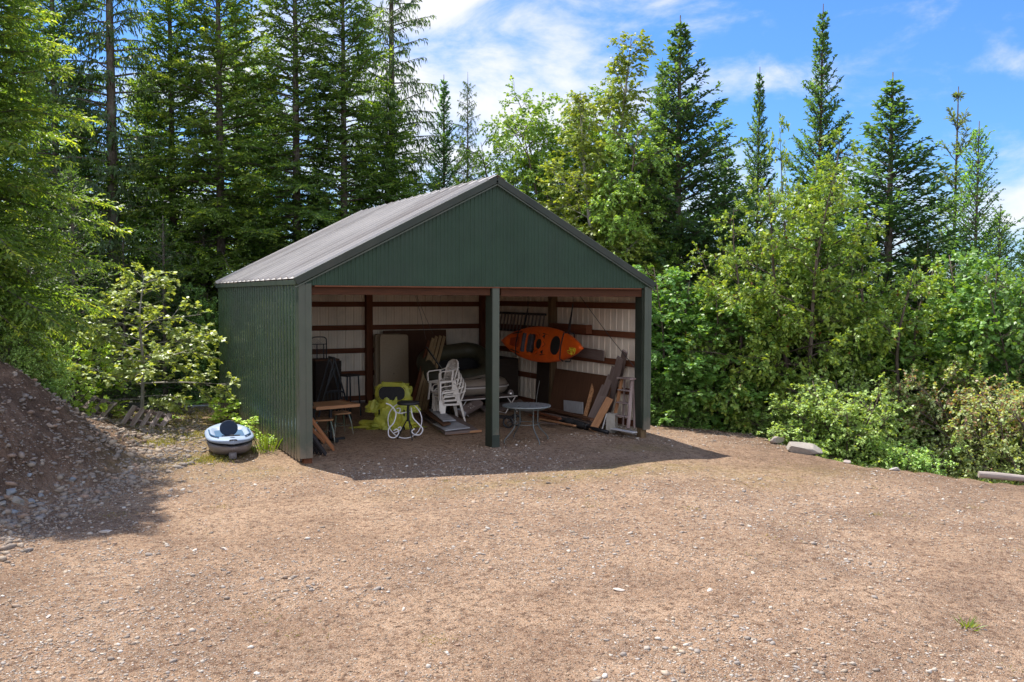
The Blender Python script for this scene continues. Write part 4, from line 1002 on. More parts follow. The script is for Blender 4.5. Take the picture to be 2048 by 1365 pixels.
lbs = ['white resin armchair with splayed legs at the bottom of the chair stack', 'white resin armchair second from the ground in the chair stack', 'white resin armchair in the middle of the chair stack', 'white resin armchair second from the top of the chair stack', 'white resin armchair tipped askew on top of the chair stack']
for i in range(5):
    t = ch0 if i == 0 else copy_tree(ch0)
    z = .095*i; x, y = .70-.028*i, 3.55
    t.location = (x, y, z); t.rotation_euler = (0, .03*i, math.radians(-184)); t['label'] = lbs[i]; t['group'] = 'stacked white resin armchairs'
    if i == 4: t.location = (.52, 3.5, .43+.09); t.rotation_euler = (.05, .02, math.radians(-172))
# dark stacked crates behind the chairs
def make_crate():
    t = empty('slatted_crate', (0, 0, 0), 0, '-', 'crate')
    mb = MB()
    for s_ in (-1, 1):
        for k in range(4):
            mb.box((0, s_*.15, .03+.045*k), (.36, .012, .026)); mb.box((s_*.18, 0, .03+.045*k), (.012, .30, .026))
        for q in (-1, 1): mb.box((s_*.175, q*.148, .09), (.026, .026, .18))
    mb.build('slats', MT['black_plastic'], t)
    mb = MB(); mb.box((0, 0, .012), (.35, .29, .012)); mb.build('base', MT['black_plastic'], t); return t
cr0 = make_crate(); p = onz(858, 822, 0)
for i in range(4):
    t = cr0 if i == 0 else copy_tree(cr0); t.location = (p.x, 4.7, .195*i); t.rotation_euler = (0, 0, .3+.05*i)
    t['label'] = ['lowest', 'second lowest', 'second highest', 'topmost'][i]+' black slatted crate of the dark stack behind the white chairs'; t['group'] = 'black slatted crates'
# --- yellow plastic wrapped chair
def blobsheet(c, rx, ry, rz_, seed, nu=40, nv=24, amp=.12, zmin=0., flat=1.):
    r = random.Random(seed); vs = []; fs = []
    ph = [(r.uniform(0, 6.28), r.randint(2, 9), r.randint(1, 6), r.uniform(.3, 1)) for _ in range(9)]
    for i in range(nv+1):
        th = math.pi*.5*(i/nv)
        for j in range(nu):
            a = 2*math.pi*j/nu; d = 1+amp*sum(w_*math.sin(a*k1+p_)*math.cos(th*k2*2+p_) for p_, k1, k2, w_ in ph)/2.2
            s_ = math.cos(th)**flat
            vs.append((c[0]+rx*s_*d*math.cos(a), c[1]+ry*s_*d*math.sin(a), max(zmin+.004, c[2]+rz_*math.sin(th)*d)))
    for i in range(nv):
        for j in range(nu): fs.append((i*nu+j, i*nu+(j+1) % nu, (i+1)*nu+(j+1) % nu, (i+1)*nu+j))
    return vs, fs
o_ = onz(800, 862, 0); BX, BY = o_.x, o_.y+.42
t = empty('wrapped_chair', (BX, BY, 0), 0, 'dark backed chair wrapped in crumpled translucent yellow green plastic sheeting', 'chair')
vd = Vector((CF[0], CF[1], 0)).normalized(); rgt = Vector((CR[0], CR[1], 0)).normalized()
t.rotation_euler = (0, 0, math.atan2(rgt.y, rgt.x)); t.scale = (1.12, 1.1, 1.08)
mb = MB(); v, f = blobsheet((0, 0, 0), .36, .30, .62, 3, 44, 22, .22, 0, .55); mb.add(v, f)
v, f = blobsheet((-.10, .05, 0), .58, .30, .15, 8, 44, 8, .35, 0, .8); mb.add(v, f)
v, f = blobsheet((-.36, .0, .33), .17, .14, .22, 9, 20, 8, .3, .3, .8); mb.add(v, f)
v, f = blobsheet((.34, .0, .33), .16, .12, .18, 10, 20, 8, .3, .3, .8); mb.add(v, f)
# hood round the back cushion
def ringpts(w_, h_, rr, z0, y, n=7, jit=0, seed=1):
    r = random.Random(seed); return [Vector((x+r.uniform(-jit, jit), y, z0+z+r.uniform(-jit, jit))) for x, z in rrect(w_, h_, rr, n)]
R1 = ringpts(.50, .27, .11, .72, -.17); R2 = ringpts(.66, .42, .17, .72, -.10, jit=.02, seed=3); R3 = ringpts(.72, .50, .2, .68, .08, jit=.03, seed=5); n = len(R1)
R0 = [p_+Vector((0, .02, 0)) for p_ in R1]
fs = []
for k in range(3):
    for i in range(n): fs.append((k*n+i, k*n+(i+1) % n, (k+1)*n+(i+1) % n, (k+1)*n+i))
mb.add(R0+R1+R2+R3, fs)
mb.add(R3+[Vector((0, .20, .66))], [(i, (i+1) % n, n) for i in range(n)])
mb.build('plastic_sheet', MT['yellow'], t, smooth=False)
mb = MB(); mb.prism(rrect(.54, .30, .11, 6), .06, Matrix.Translation((0, -.13, .72)) @ Matrix.Rotation(math.radians(90), 4, 'X')); mb.build('backrest', MT['black_fabric'], t, bevel=.015)
mb = MB()
for x in (-.24, .24):
    for y in (-.2, .2): mb.tube([(x, y, 0), (x, y, .4)], .015, 6)
mb.build('frame', MT['black_metal'], t)
# --- white scrollwork table base
o_ = onz(812, 879, 0); t = empty('scrollwork_stand', (o_.x, o_.y, 0), math.atan2(rgt.y, rgt.x), 'white iron scrollwork ring base standing in front of the yellow plastic', 'table base')
s_ = 1/ (FPX/ float((np.array(o_)-CAM) @ CF))  # metres per picture pixel at this spot
def sc_(pts): return [Vector(((x-812)*s_, yo, (879-y)*s_)) for x, y, yo in pts]
mb = MB(); ring = [Vector((math.cos(a)*34*s_*1.0-3*s_, .07, 37*s_+math.sin(a)*36*s_)) for a in np.linspace(0, 2*math.pi, 40, endpoint=False)]
mb.tube(ring, .010, 7, closed=True); mb.build('ring', MT['white_metal'], t, smooth=True)
def crv(P, n=6):
    P = [Vector(p_) for p_ in P]; out_ = []
    for i in range(len(P)-1):
        a, b2, c2, d2 = P[max(i-1, 0)], P[i], P[i+1], P[min(i+2, len(P)-1)]
        for k in range(n):
            u = k/n; out_.append(.5*((2*b2)+(c2-a)*u+(2*a-5*b2+4*c2-d2)*u*u+(-a+3*b2-3*c2+d2)*u**3))
    return out_+[P[-1]]
for P in ([(772, 807, 0), (783, 812, 0), (792, 826, 0), (788, 845, -.02), (778, 858, -.04), (779, 872, -.05), (790, 875, -.05), (798, 866, -.05), (795, 858, -.05), (788, 861, -.05)],
          [(822, 815, 0), (826, 835, 0), (838, 848, -.03), (846, 858, -.05), (840, 869, -.05), (829, 868, -.05), (824, 862, -.05), (830, 857, -.05)],
          [(786, 822, .1), (797, 828, .1), (812, 826, .1), (820, 824, .1)], [(792, 819, .1), (798, 818, .1), (799, 824, .1), (794, 828, .1)],
          [(786, 868, .1), (800, 862, .1), (800, 856, .1), (795, 858, .1)]):
    mb = MB(); mb.tube(crv(sc_(P)), .0125, 7); mb.build('scroll', MT['white_metal'], t, smooth=True)
# --- black tripod stool
o_ = onz(820, 880, 0); t = empty('tripod_stool', (o_.x, o_.y+.1, 0), .3, 'small round black tripod stool in front of the white scrollwork', 'stool')
mb = MB(); mb.lathe([(.02, .69), (.21, .70), (.225, .715), (.22, .745), (.19, .76), (.0, .765)], 28); mb.build('seat', MT['black_plastic'], t, smooth=True)
mb = MB(); mb.tube([(0, 0, .70), (0, 0, .36)], .03, 10); mb.build('stem', MT['black_metal'], t)
for k in range(3):
    a = math.radians(-90+120*k-17); mb = MB(); mb.tube([(0, 0, .42), (math.cos(a)*.05, math.sin(a)*.05, .34), (math.cos(a)*.22, math.sin(a)*.22, 0.005)], .013, 7); mb.build('leg', MT['black_metal'], t)
# --- wooden pub table with plank edge
A_ = onz(641, 815, .74); B_ = onz(717, 809, .74); ang = math.atan2(B_.y-A_.y, B_.x-A_.x)
Lt = (B_-A_).length; Mx = (A_+B_)/2; nrm = Vector((-math.sin(ang), math.cos(ang), 0))
t = empty('wooden_table', (Mx.x+nrm.x*.42, Mx.y+nrm.y*.42, 0), ang, 'brown table with a thick pale oak front edge inside the left bay', 'table')
mb = MB(); mb.box((-.05, 0, .725), (Lt+.1, .84, .028)); mb.build('tabletop', MT['table_wood'], t, bevel=.004)
board('edge_band', (-Lt/2-.1, -.435, .722), (Lt/2, -.435, .722), .028, .062, MT['plank_tan'], t)
board('edge_band', (Lt/2+.012, -.44, .722), (Lt/2+.012, .42, .722), .024, .058, MT['plank_tan'], t)
mb = MB(); mb.tube([(0, 0, .70), (0, 0, .06)], .038, 10); mb.build('pedestal', MT['black_metal'], t)
mb = MB(); mb.bar((-.3, 0, .03), (.3, 0, .03), .06, .035); mb.bar((0, -.3, .031), (0, .3, .031), .06, .035); mb.build('foot', MT['black_metal'], t)
# --- spindle chairs
def make_spindle():
    t = empty('spindle_chair', (0, 0, 0), 0, '-', 'chair')
    mb = MB(); mb.prism(rrect(.40, .38, .07), .035, Matrix.Translation((0, 0, .445))); mb.build('seat', MT['table_wood'], t, bevel=.008)
    for x, y in ((-1, -1), (1, -1), (1, 1), (-1, 1)):
        mb = MB(); mb.tube([(x*.14, y*.13, .43), (x*.18, y*.17, .25), (x*.21, y*.20, .005)], [.014, .019, .012], 7); mb.build('leg', MT['green_out'], t)
    mb = MB(); mb.tube([(-.18, -.16, .2), (.18, -.16, .2)], .009, 6); mb.tube([(-.18, .16, .2), (.18, .16, .2)], .009, 6); mb.tube([(0, -.16, .2), (0, .16, .2)], .009, 6); mb.build('stretcher', MT['green_out'], t)
    for k in range(5):
        x = -.15+.075*k; mb = MB(); mb.tube([(x, .16, .46), (x*1.15, .22, .86)], .008, 6); mb.build('spindle', MT['black_metal'], t)
    mb = MB(); mb.tube(crv([(-.20, .215, .84), (-.1, .24, .875), (.1, .24, .875), (.20, .215, .84)]), .018, 7); mb.build('top_rail', MT['black_metal'], t); return t
sp0 = make_spindle(); o_ = onz(684, 872, 0); sp0.location = (o_.x+.02, o_.y+.22, 0); sp0.rotation_euler = (0, 0, ang); sp0['label'] = 'spindle chair with oak seat and dark green legs in front of the oak edged table'
sp1 = copy_tree(sp0); o_ = onz(652, 886, 0); sp1.location = (o_.x-.02, o_.y+.16, 0); sp1.rotation_euler = (0, 0, ang+1.3); sp1['label'] = 'spindle chair nearest the corner post, half hidden by the orange plank'
for q in (sp0, sp1): q['group'] = 'spindle chairs at the oak edged table'
# chairs and trestle dumped on and behind the table
tb = t = None
o_ = ony(700, 800, 5.2)
t = empty('upturned_chair', (o_.x, 5.3, .0), .4, 'black wooden chair standing behind the oak edged table, seat rail in view', 'chair')
mb = MB(); mb.box((0, 0, .98), (.40, .36, .04)); mb.build('seat', MT['char'], t, bevel=.006)
for x, y in ((-1, -1), (1, -1), (1, 1), (-1, 1)):
    mb = MB(); mb.tube([(x*.17, y*.15, .97), (x*.21, y*.18, .005)], .018, 7); mb.build('leg', MT['black_metal'], t)
o_ = ony(664, 800, 5.0)
t = empty('folding_trestle', (o_.x, 5.0, 0), 0, 'black folding trestle spread open in front of the brown crate', 'trestle')
for s2 in (-1, 1):
    for y in (-.2, .2):
        mb = MB(); mb.bar((0, y, 1.42), (s2*.40, y, .01), .03, .045, up=(0, 1, 0)); mb.build('leg', MT['black_metal'], t)
mb = MB(); mb.bar((0, -.22, 1.43), (0, .22, 1.43), .04, .05); mb.bar((-.22, -.2, .66), (.22, -.2, .66), .02, .03); mb.bar((-.2, -.18, .7), (.05, -.18, 1.25), .02, .025); mb.build('brace', MT['black_metal'], t)
o_ = ony(655, 735, 6.7)
t = empty('wardrobe_crate', (o_.x-.03, 6.75, 0), 0, 'tall dull brown box against the back wall left of the wall post', 'box')
mb = MB(); mb.box((0, 0, .62), (.66, .5, 1.24)); mb.build('body', MT['ply_black'], t, bevel=.006)
board('lid', (-.33, 0, 1.265), (.29, 0, 1.265), .46, .045, MT['ply_dark'], t)
o_ = ony(641, 690, 6.6)
t = empty('bed_headboard', (o_.x-.04, 6.6, 1.29), 0, 'black iron frame with diamond mesh standing on the brown box', 'metal frame')
mb = MB(); P = crv([(-.2, 0, 0), (-.2, 0, .45), (-.16, 0, .53), (-.08, 0, .55), (.08, 0, .55), (.15, 0, .53), (.19, 0, .45), (.19, 0, 0)]); mb.tube(P, .014, 7); mb.bar((-.2, 0, .37), (.19, 0, .37), .02, .02)
for x in (-.05, .12): mb.bar((x, 0, 0), (x, 0, .37), .022, .02)
mb.build('frame', MT['black_metal'], t)
mb = MB()
for k in range(-6, 14):
    for s2 in (-1, 1):
        x0 = -.2+.04*k; a_ = Vector((x0 if s2 > 0 else -x0, 0.008, .02)); b2 = a_+Vector((s2*.5, 0, .5))
        # clip to the frame
        T = []
        for u in np.linspace(0, 1, 26):
            p_ = a_.lerp(b2, float(u))
            if -.19 < p_.x < .185: T.append(p_)
        if len(T) > 2: mb.tube([T[0], T[-1]], .0022, 4)
mb.build('wire_mesh', MT['grey_metal'], t)
# planks leaning at the left corner post
a = onz(667, 900, 0); b_ = Vector((-3.36, .42, .80))
plank('orange_plank', a+Vector((0, 0, .02)), Vector((-3.42, a.y-.25, .86)), .14, .042, 'plank_orange', 'reddish orange plank leaning on the left corner post', 'plank', 'boards leaning at the left corner post', up=(.6, -.4, .7))
a = onz(652, 888, 0); plank('orange_plank', a+Vector((0, .12, .02)), Vector((-3.44, a.y-.08, .80)), .12, .035, 'plank_orange', 'darker orange plank directly behind the reddish orange plank', 'plank', 'boards leaning at the left corner post', up=(.6, -.4, .7))
for i, px in enumerate((652, 645, 638, 632)):
    a = onz(px, 911-i*1.0, 0); plank('black_board', a+Vector((0, .04*i, .01)), Vector((-3.46, a.y-.02+.04*i, .62-.02*i)), .10, .022, 'char', ['longest black board at the foot of the left corner post', 'second black board from the gravel side at the left corner post', 'third black board from the gravel side at the left corner post', 'black board nearest the left corner post itself'][i], 'board', 'black boards at the left corner post', up=(.5, -.6, .6))
# --- floor boards near the chairs
def ground_quad(name, pix, z, th, mat, lab, cat, group=None, up_to=None):
    P = [onz(x, y, z) for x, y in pix]; c_ = sum(P, Vector())/4
    if up_to: P = [p_+Vector((0, 0, dz)) for p_, dz in zip(P, up_to)]
    mb = MB(); Q = [p_-c_+Vector((0, 0, th/2)) for p_ in P]+[p_-c_-Vector((0, 0, th/2)) for p_ in P]
    mb.add(Q, [(0, 1, 2, 3), (7, 6, 5, 4), (0, 4, 5, 1), (1, 5, 6, 2), (2, 6, 7, 3), (3, 7, 4, 0)]); o = mb.build(name, MT[mat], None, bevel=.003); o.location = c_; return tag(o, lab, cat, group)
G_ = 'boards piled on the gravel by the white chairs'
ground_quad('ground_board', [(842, 832), (890, 868), (957, 862), (905, 830)], .05, .05, 'plank_grey', 'reddish brown frame board lying on the gravel under the grey panels', 'board', G_)
ground_quad('grey_sheet', [(866, 848), (890, 862), (940, 856), (908, 842)], .10, .02, 'pale_board', 'ragged pale grey panel lowest in the pile by the white chairs', 'panel', G_)
ground_quad('brown_board', [(848, 826), (886, 852), (902, 848), (868, 823)], .16, .03, 'ply_dark', 'brown board with split edge between the two grey panels', 'board', G_)
ground_quad('grey_sheet', [(858, 820), (886, 843), (912, 841), (878, 818)], .20, .018, 'pale_board', 'pale grey panel on top of the pile by the white chairs', 'panel', G_)
plank('edge_plank', onz(892, 868, .04), onz(962, 862, .04), .05, .07, 'plank_tan', 'reddish edge plank in front of the grey panels', 'plank', G_)
# --- patterned roll on a folding cot, inflatable boats on it
o_ = onz(945, 838, 0)
t = empty('camp_cot', (1.62, 4.25, 0), .15, 'folding cot with pale metal legs under the inflatable boats', 'cot')
mb = MB(); mb.box((0.25, 0, .40), (1.75, .62, .03)); mb.build('bed', MT['plank_grey'], t, bevel=.01)
for x in (-.5, .95):
    mb = MB(); mb.tube([(x-.18, -.3, .01), (x+.14, -.28, .40)], .012, 6); mb.tube([(x+.18, -.3, .01), (x-.12, -.28, .40)], .012, 6); mb.tube([(x-.18, -.3, .012), (x-.18, .3, .012)], .012, 6); mb.build('leg', MT['stripe'], t)
mb = MB(); mb.tube([(-.62, -.31, .41), (1.12, -.31, .41)], .014, 6); mb.build('rail', MT['stripe'], t)
a = ony(922, 826, 3.7); b_ = ony(958, 806, 3.95)
t = empty('patterned_cushion', (a+b_)/2, 0, 'brown patterned padded roll with white marks hanging off the cot', 'cushion')
d_ = (b_-a); M4 = frame_of(d_, (0, -.5, 1), (0, 0, 0))
mb = MB(); mb.prism(rrect(d_.length*1.15, .24, .07), .12, M4); mb.build('cover', MT['plank_grey'], t, bevel=.03)
mb = MB(); mb.prism(rrect(.09, .245, .03), .125, M4 @ Matrix.Translation((-d_.length*.48, 0, 0))); mb.build('end_band', MT['pale_board'], t, bevel=.02)
r_ = random.Random(4); mb = MB()
for k in range(12):
    x, y = r_.uniform(-.1, .08), r_.uniform(-.09, .09); aa = r_.uniform(0, 3)
    mb.tube([M4 @ Vector((x+.018*math.cos(aa+q), y+.018*math.sin(aa+q), .064)) for q in (0, 1, 2, 3)], .0025, 4)
mb.build('marks', MT['stripe'], t)
def ringtube(mb, w_, h_, rr, rad, M4=None, n=8, sides=14, rise=0):
    P = []
    for x, y in rrect(w_, h_, rr, n):
        z = rise*max(0, (x/(w_/2)))**2; P.append(Vector((x, y, z)))
    if M4: P = [M4 @ p_ for p_ in P]
    mb.tube(P, rad, sides, closed=True)
t = empty('inflatable_raft', (1.95, 5.0, .42), .12, 'olive and tan inflatable boat with a white stripe resting on the cot', 'inflatable boat')
mb = MB(); ringtube(mb, 1.45, .95, .40, .20, Matrix.Translation((0, 0, .21))); mb.build('tube', MT['raft_grey'], t, smooth=True)
mb = MB(); ringtube(mb, 1.45+.40, .95+.40, .58, .018, Matrix.Translation((0, 0, .21)), sides=6); mb.build('stripe', MT['stripe'], t, smooth=True)
mb = MB(); ringtube(mb, 1.45+.41, .95+.41, .58, .012, Matrix.Translation((0, 0, .25)), sides=6); mb.build('rub_line', MT['plank_grey'], t, smooth=True)
mb = MB(); mb.prism(rrect(1.4, .9, .35), .03, Matrix.Translation((0, 0, .08))); mb.build('floor', MT['rafter_rubber'], t)
t = empty('inflatable_raft', (1.95, 5.75, .80), 0, 'dark olive inflatable boat tilted on its side above the striped one', 'inflatable boat')
t.rotation_euler = (math.radians(38), math.radians(-4), .05)
mb = MB(); ringtube(mb, 1.65, 1.0, .42, .21, Matrix.Translation((0, .3, .1)), rise=.1); mb.build('tube', MT['rafter_rubber'], t, smooth=True)
mb = MB(); mb.prism(rrect(1.6, .95, .38), .03, Matrix.Translation((0, .3, .0))); mb.build('floor', MT['black_fabric'], t)
mb = MB(); mb.tube([(-.7, -.38, .24), (.0, -.4, .26), (.7, -.38, .3)], .03, 8); mb.build('grab_line', MT['raft_grey'], t)
# globe lantern
p = ony(1021, 788, 4.6)
t = empty('globe_lantern', (p.x, 4.6, 0), 0, 'glass globe lantern on a dark stand behind the round patio table', 'lantern')
mb = MB(); mb.lathe([(.045, 0), (.03, .03), (.02, .1), (.02, p.z-.13), (.05, p.z-.11)], 12); mb.build('stand', MT['black_metal'], t, smooth=True)
MT['glass'] = surf('dusty glass', (.45, .40, .38), .08, .1, 5, spec=1.0, metal=.5)
mb = MB(); mb.lathe([(.045, -.11), (.08, -.06), (.09, 0), (.075, .06), (.04, .10), (.01, .11)], 18, (0, 0, p.z)); mb.build('globe', MT['glass'], t, smooth=True)
# dolly with wheel
p = onz(1024, 843, .12)
t = empty('hand_dolly', (p.x, p.y, 0), .6, 'small dark dolly with a spoked wheel under the round patio table', 'dolly')
for q in (-.18, .18):
    mb = MB(); mb.tube([(q, .12*math.cos(a_), .125+.12*math.sin(a_)) for a_ in np.linspace(0, 6.283, 18, endpoint=False)], .022, 7, closed=True); w_o = mb.build('wheel', MT['black_plastic'], t, smooth=True)
    mb = MB()
    for k in range(6):
        a_ = k*math.pi/3; mb.tube([(q, 0, .125), (q, .11*math.cos(a_), .125+.11*math.sin(a_))], .005, 4)
    mb.build('spokes', MT['grey_metal'], w_o)
mb = MB(); mb.bar((-.2, 0, .125), (.2, 0, .125), .02, .02); mb.box((0, .25, .2), (.34, .6, .03)); mb.build('deck', MT['char'], t)
p = ony(1020, 812, 4.9); 
plank('wide_board', ony(965, 820, 4.6), ony(1048, 806, 4.9), .30, .03, 'plank_grey', 'wide brown board lying level behind the round patio table', 'board', up=(.1, -.5, 1))
# dark cupboards in the rear corner
p = onx(1040, 760, 3.1)
t = empty('dark_cabinet', (3.20, 6.1, 0), 0, 'nearly black low cabinet against the right wall behind the boats', 'cabinet')
mb = MB(); mb.box((0, 0, .62), (.55, 1.5, 1.24)); mb.build('body', MT['ply_black'], t, bevel=.006)
for q in (-.37, .37):
    mb = MB(); mb.box((-.285, q, .62), (.02, .70, 1.14)); dd = mb.build('door', MT['char'], t, bevel=.004)
plank('blackened_board', (3.42, 4.05, .02), (3.50, 4.05, 1.55), .62, .02, 'ply_black', 'blackened board stood upright just behind the right wall post', 'board', up=(1, 0, 0))
# --- round patio table
o_ = onz(1053, 884, 0); Tc = onz(1053, 811, .72)
t = empty('patio_table', (Tc.x, Tc.y, 0), .2, 'round grey green patio table with spindly curved legs in the right bay', 'table')
Rt = .5*(onz(1102, 811, .72)-onz(1004, 811, .72)).length*1.0
mb = MB(); mb.lathe([(Rt-.04, .695), (Rt-.005, .70), (Rt, .712), (Rt-.004, .725), (Rt-.02, .728), (0, .728)], 48); mb.build('tabletop', MT['mesh_top'], t, smooth=False)
for k in range(4):
    a_ = math.radians(-100+90*k); c_, s2 = math.cos(a_), math.sin(a_)
    mb = MB(); mb.tube(crv([(c_*.27, s2*.27, .70), (c_*.26, s2*.26, .5), (c_*.27, s2*.27, .32), (c_*.36, s2*.36, .2), (c_*.49, s2*.49, .07), (c_*.50, s2*.50, .005)]), .0125, 8); mb.build('leg', MT['grey_metal'], t, smooth=True)
for z_, rr_ in ((.66, .36), (.36, .265)):
    mb = MB(); mb.tube([(rr_*math.cos(a_), rr_*math.sin(a_), z_) for a_ in np.linspace(0, 6.2832, 28, endpoint=False)], .009, 6, closed=True); mb.build('hoop', MT['grey_metal'], t, smooth=True)
# --- orange kayak slung along the right wall
def kayak_mesh(L_, W_, D_, nose=1.0, n=36, m_=20, keel=.0, deck_dip=None, rocker=.05, pw=1.9):
    """x along, y across, z up (deck); closed hull section per station"""
    vs = []; fs = []
    for i in range(n+1):
        u = -1+2*i/n; w_ = W_/2*max(.02, (1-abs(u)**pw))**.75; dd = D_*(.35+.65*max(0, 1-abs(u)**2.6)); up_ = rocker*abs(u)**3
        for j in range(m_):
            a_ = 2*math.pi*j/m_; c_, s2 = math.cos(a_), math.sin(a_)
            y = w_*math.copysign(abs(c_)**.75, c_); z = (dd*.30*math.copysign(abs(s2)**.9, s2) if s2 > 0 else dd*.70*math.copysign(abs(s2)**.65, s2))
            if deck_dip and s2 > 0: z += deck_dip(u, y/max(w_, .01))
            vs.append((u*L_/2, y, z+up_))
    for i in range(n):
        for j in range(m_): fs.append((i*m_+j, (i+1)*m_+j, (i+1)*m_+(j+1) % m_, i*m_+(j+1) % m_))
    fs += [tuple(range(m_)), tuple(range(n*m_+m_-1, n*m_-1, -1))]
    return vs, fs
Kb, Ka = onx(1165, 697, 3.02), onx(1008, 682, 2.95)
kd = Kb-Ka; KL = kd.length
t = empty('kayak', (Ka+Kb)/2, 0, 'orange sit on top kayak slung by black straps along the right wall', 'kayak')
dn = Vector((-1, -.62, .18)).normalized()
M3 = frame_of(kd, dn, (0, 0, 0)); t.matrix_basis = Matrix.Translation((Ka+Kb)/2) @ M3
def dip(u, v):
    z = 0
    if -.28 < u < .04 and abs(v) < .62: z -= .10*min(1, (u+.28)/.05, (.04-u)/.05, (.62-abs(v))/.12)
    if -.86 < u < -.42 and abs(v) < .55: z -= .055*min(1, (u+.86)/.08, (-.42-u)/.05, (.55-abs(v))/.15)
    return z
mb = MB(); v, f = kayak_mesh(KL, .86, .32, deck_dip=dip, n=64, m_=44, pw=2.0); mb.add(v, f); mb.build('hull', MT['orange'], t, smooth=True)
def kp(u, y, z): return Vector((u*KL/2, y, z))
mb = MB(); mb.tube([kp(u, y, .062) for u, y in [(-.12+.17*math.cos(a_), .255*math.sin(a_)) for a_ in np.linspace(0, 6.283, 30, endpoint=False)]], .018, 8, closed=True); mb.build('cockpit_rim', MT['orange'], t, smooth=True)
mb = MB(); mb.prism(rrect(.40, .60, .19, 7), .05, Matrix.Translation(kp(-.25, 0, .025))); mb.build('cockpit_well', MT['black_plastic'], t, bevel=.01)
mb = MB(); mb.prism(rrect(.20, .44, .07), .06, Matrix.Translation(kp(-.20, 0, .075))); mb.prism(rrect(.07, .46, .03), .16, Matrix.Translation(kp(-.33, 0, .09))); mb.build('seat', MT['seat_grey'], t, bevel=.02)
mb = MB(); mb.prism(rrect(.20, .24, .10, 6), .03, Matrix.Translation(kp(.05, 0, .095))); mb.build('hatch', MT['ply_black'], t, bevel=.008)
mb = MB(); mb.tube([kp(u, y, .10) for u, y in [(.05+.105*math.cos(a_), .17*math.sin(a_)) for a_ in np.linspace(0, 6.283, 24, endpoint=False)]], .012, 6, closed=True); mb.build('hatch_rim', MT['orange'], t, smooth=True)
mb = MB(); mb.prism(rrect(.40, .44, .20, 9), .03, Matrix.Translation(kp(.45, 0, .085))); mb.build('hatch', MT['black_plastic'], t, bevel=.01)
mb = MB(); mb.prism(rrect(.46, .34, .10, 5), .01, Matrix.Translation(kp(-.66, 0, .035))); mb.build('cargo_well_shade', MT['well_shade_red'], t)  # thin darker sheet: shading of the deck recess put into its colour
for y_ in (-.16, .16):
    mb = MB(); mb.prism([(-.05, 0), (.05, -.05), (.05, .05)], .02, Matrix.Translation(kp(.14, y_*1.15, .09))); mb.build('scupper', MT['black_plastic'], t)
for s2 in (-1, 1):
    for u0, u1, y0, y1 in ((.10, .33, .26, .20), (-.70, -.45, .20, .26)):
        mb = MB(); mb.bar(kp(u0, s2*y0, .075), kp(u1, s2*y1, .075), .022, .02); mb.build('foot_rail', MT['black_plastic'], t)
mb = MB(); mb.tube([kp(.12, .10, .10), kp(.22, 0, .105), kp(.12, -.10, .10)], .005, 5); mb.tube([kp(.64, .13, .07), kp(.70, -.09, .07)], .006, 5); mb.build('bungee', MT['black_plastic'], t)
mb = MB(); mb.box(kp(.74, .07, .062), (.05, .045, .004)); mb.build('sticker', MT['stripe'], t)
mb = MB(); r_ = random.Random(5); P = [kp(.80, -.03, .07)]
for k in range(16): P.append(kp(.84+r_.uniform(-.07, .09), -.08+r_.uniform(-.10, .06), .08+r_.uniform(0, .05)))
mb.tube(crv(P, 4), .009, 5); mb.build('rope', MT['yellow_rope'], t, smooth=True)
Minv = t.matrix_basis.inverted()
for u, top in ((-.52, onx(1056, 617, 2.9)), (.62, onx(1146, 608, 3.0))):
    for s2 in (-1, 1):
        pts = [top, Vector(t.matrix_basis @ kp(u+s2*.03, .34, .03))]
        mb = MB()
        if s2 < 0: loop = [kp(u-.02, .33, -.02), kp(u-.02, .30, .085), kp(u-.02, 0, .115), kp(u-.02, -.30, .085), kp(u-.02, -.34, -.02)]
        else: loop = [kp(u+.02, .33, -.02), kp(u+.02, .32, -.16), kp(u+.02, 0, -.23), kp(u+.02, -.32, -.16), kp(u+.02, -.34, -.02)]
        P = [Minv @ top]+loop
        for a_, b2 in zip(P[:-1], P[1:]): mb.bar(a_, b2, .028, .006, up=(1, 0, 0.01))
        mb.build('strap', MT['black_fabric'], t)
    z2 = Vector((top.x, top.y, 3.1)); mb = MB(); mb.tube([Minv @ top, Minv @ z2], .008, 5); mb.build('cord', MT['black_fabric'], t)
# slatted rack above the kayak
t = empty('slatted_rack', (3.42, 5.2, 1.95), 0, 'dark rack of tilted slats fixed to the right wall above the kayak', 'rack')
mb = MB(); mb.bar((0, -1.35, .47), (0, 1.9, .47), .05, .06); mb.bar((0, -1.35, .02), (0, 1.9, .02), .05, .06); mb.build('rail', MT['char'], t)
for k in range(17):
    y = 1.75-k*.19; o = board('slat', (-.03, y+.08, 0), (-.03, y-.05, .46), .05, .02, MT['plank_grey'], t, up=(1, 0, 0))
plank('shelf_timber', (3.46, 3.62, 2.12), (3.46, 1.95, 2.12), .16, .20, 'girt', 'short dark board on the upper girt right of the wall post', 'board', up=(0, 0, 1))
# grey plank on wall right of the kayak bow
a = onx(1130, 700, 3.46); b_ = onx(1208, 714, 3.42); b_.z = a.z-.1
plank('grey_plank', onx(1120, 698, 3.50), onx(1208, 712, 3.50), .03, .235, 'plank_grey', 'greyish brown plank resting on the wall girt beyond the kayak bow', 'plank')
# plywood sheet against the right wall
A0 = onx(1113, 735, 3.5); A1 = onx(1222, 750, 3.5)
yc = (A0.y+A1.y)/2; plank('plywood_sheet', (3.30, yc, .02), (3.52, yc, A0.z-.03), abs(A0.y-A1.y)+.10, .018, 'ply_dark', 'big reddish brown plywood sheet leaning on the right wall beside the wall post', 'plywood', up=(1, 0, 0))
plank('grey_sheet', onx(1128, 812, 3.2), onx(1166, 817, 3.2), .02, .27, 'pale_board', 'small pale grey panel at the foot of the reddish plywood sheet', 'panel')
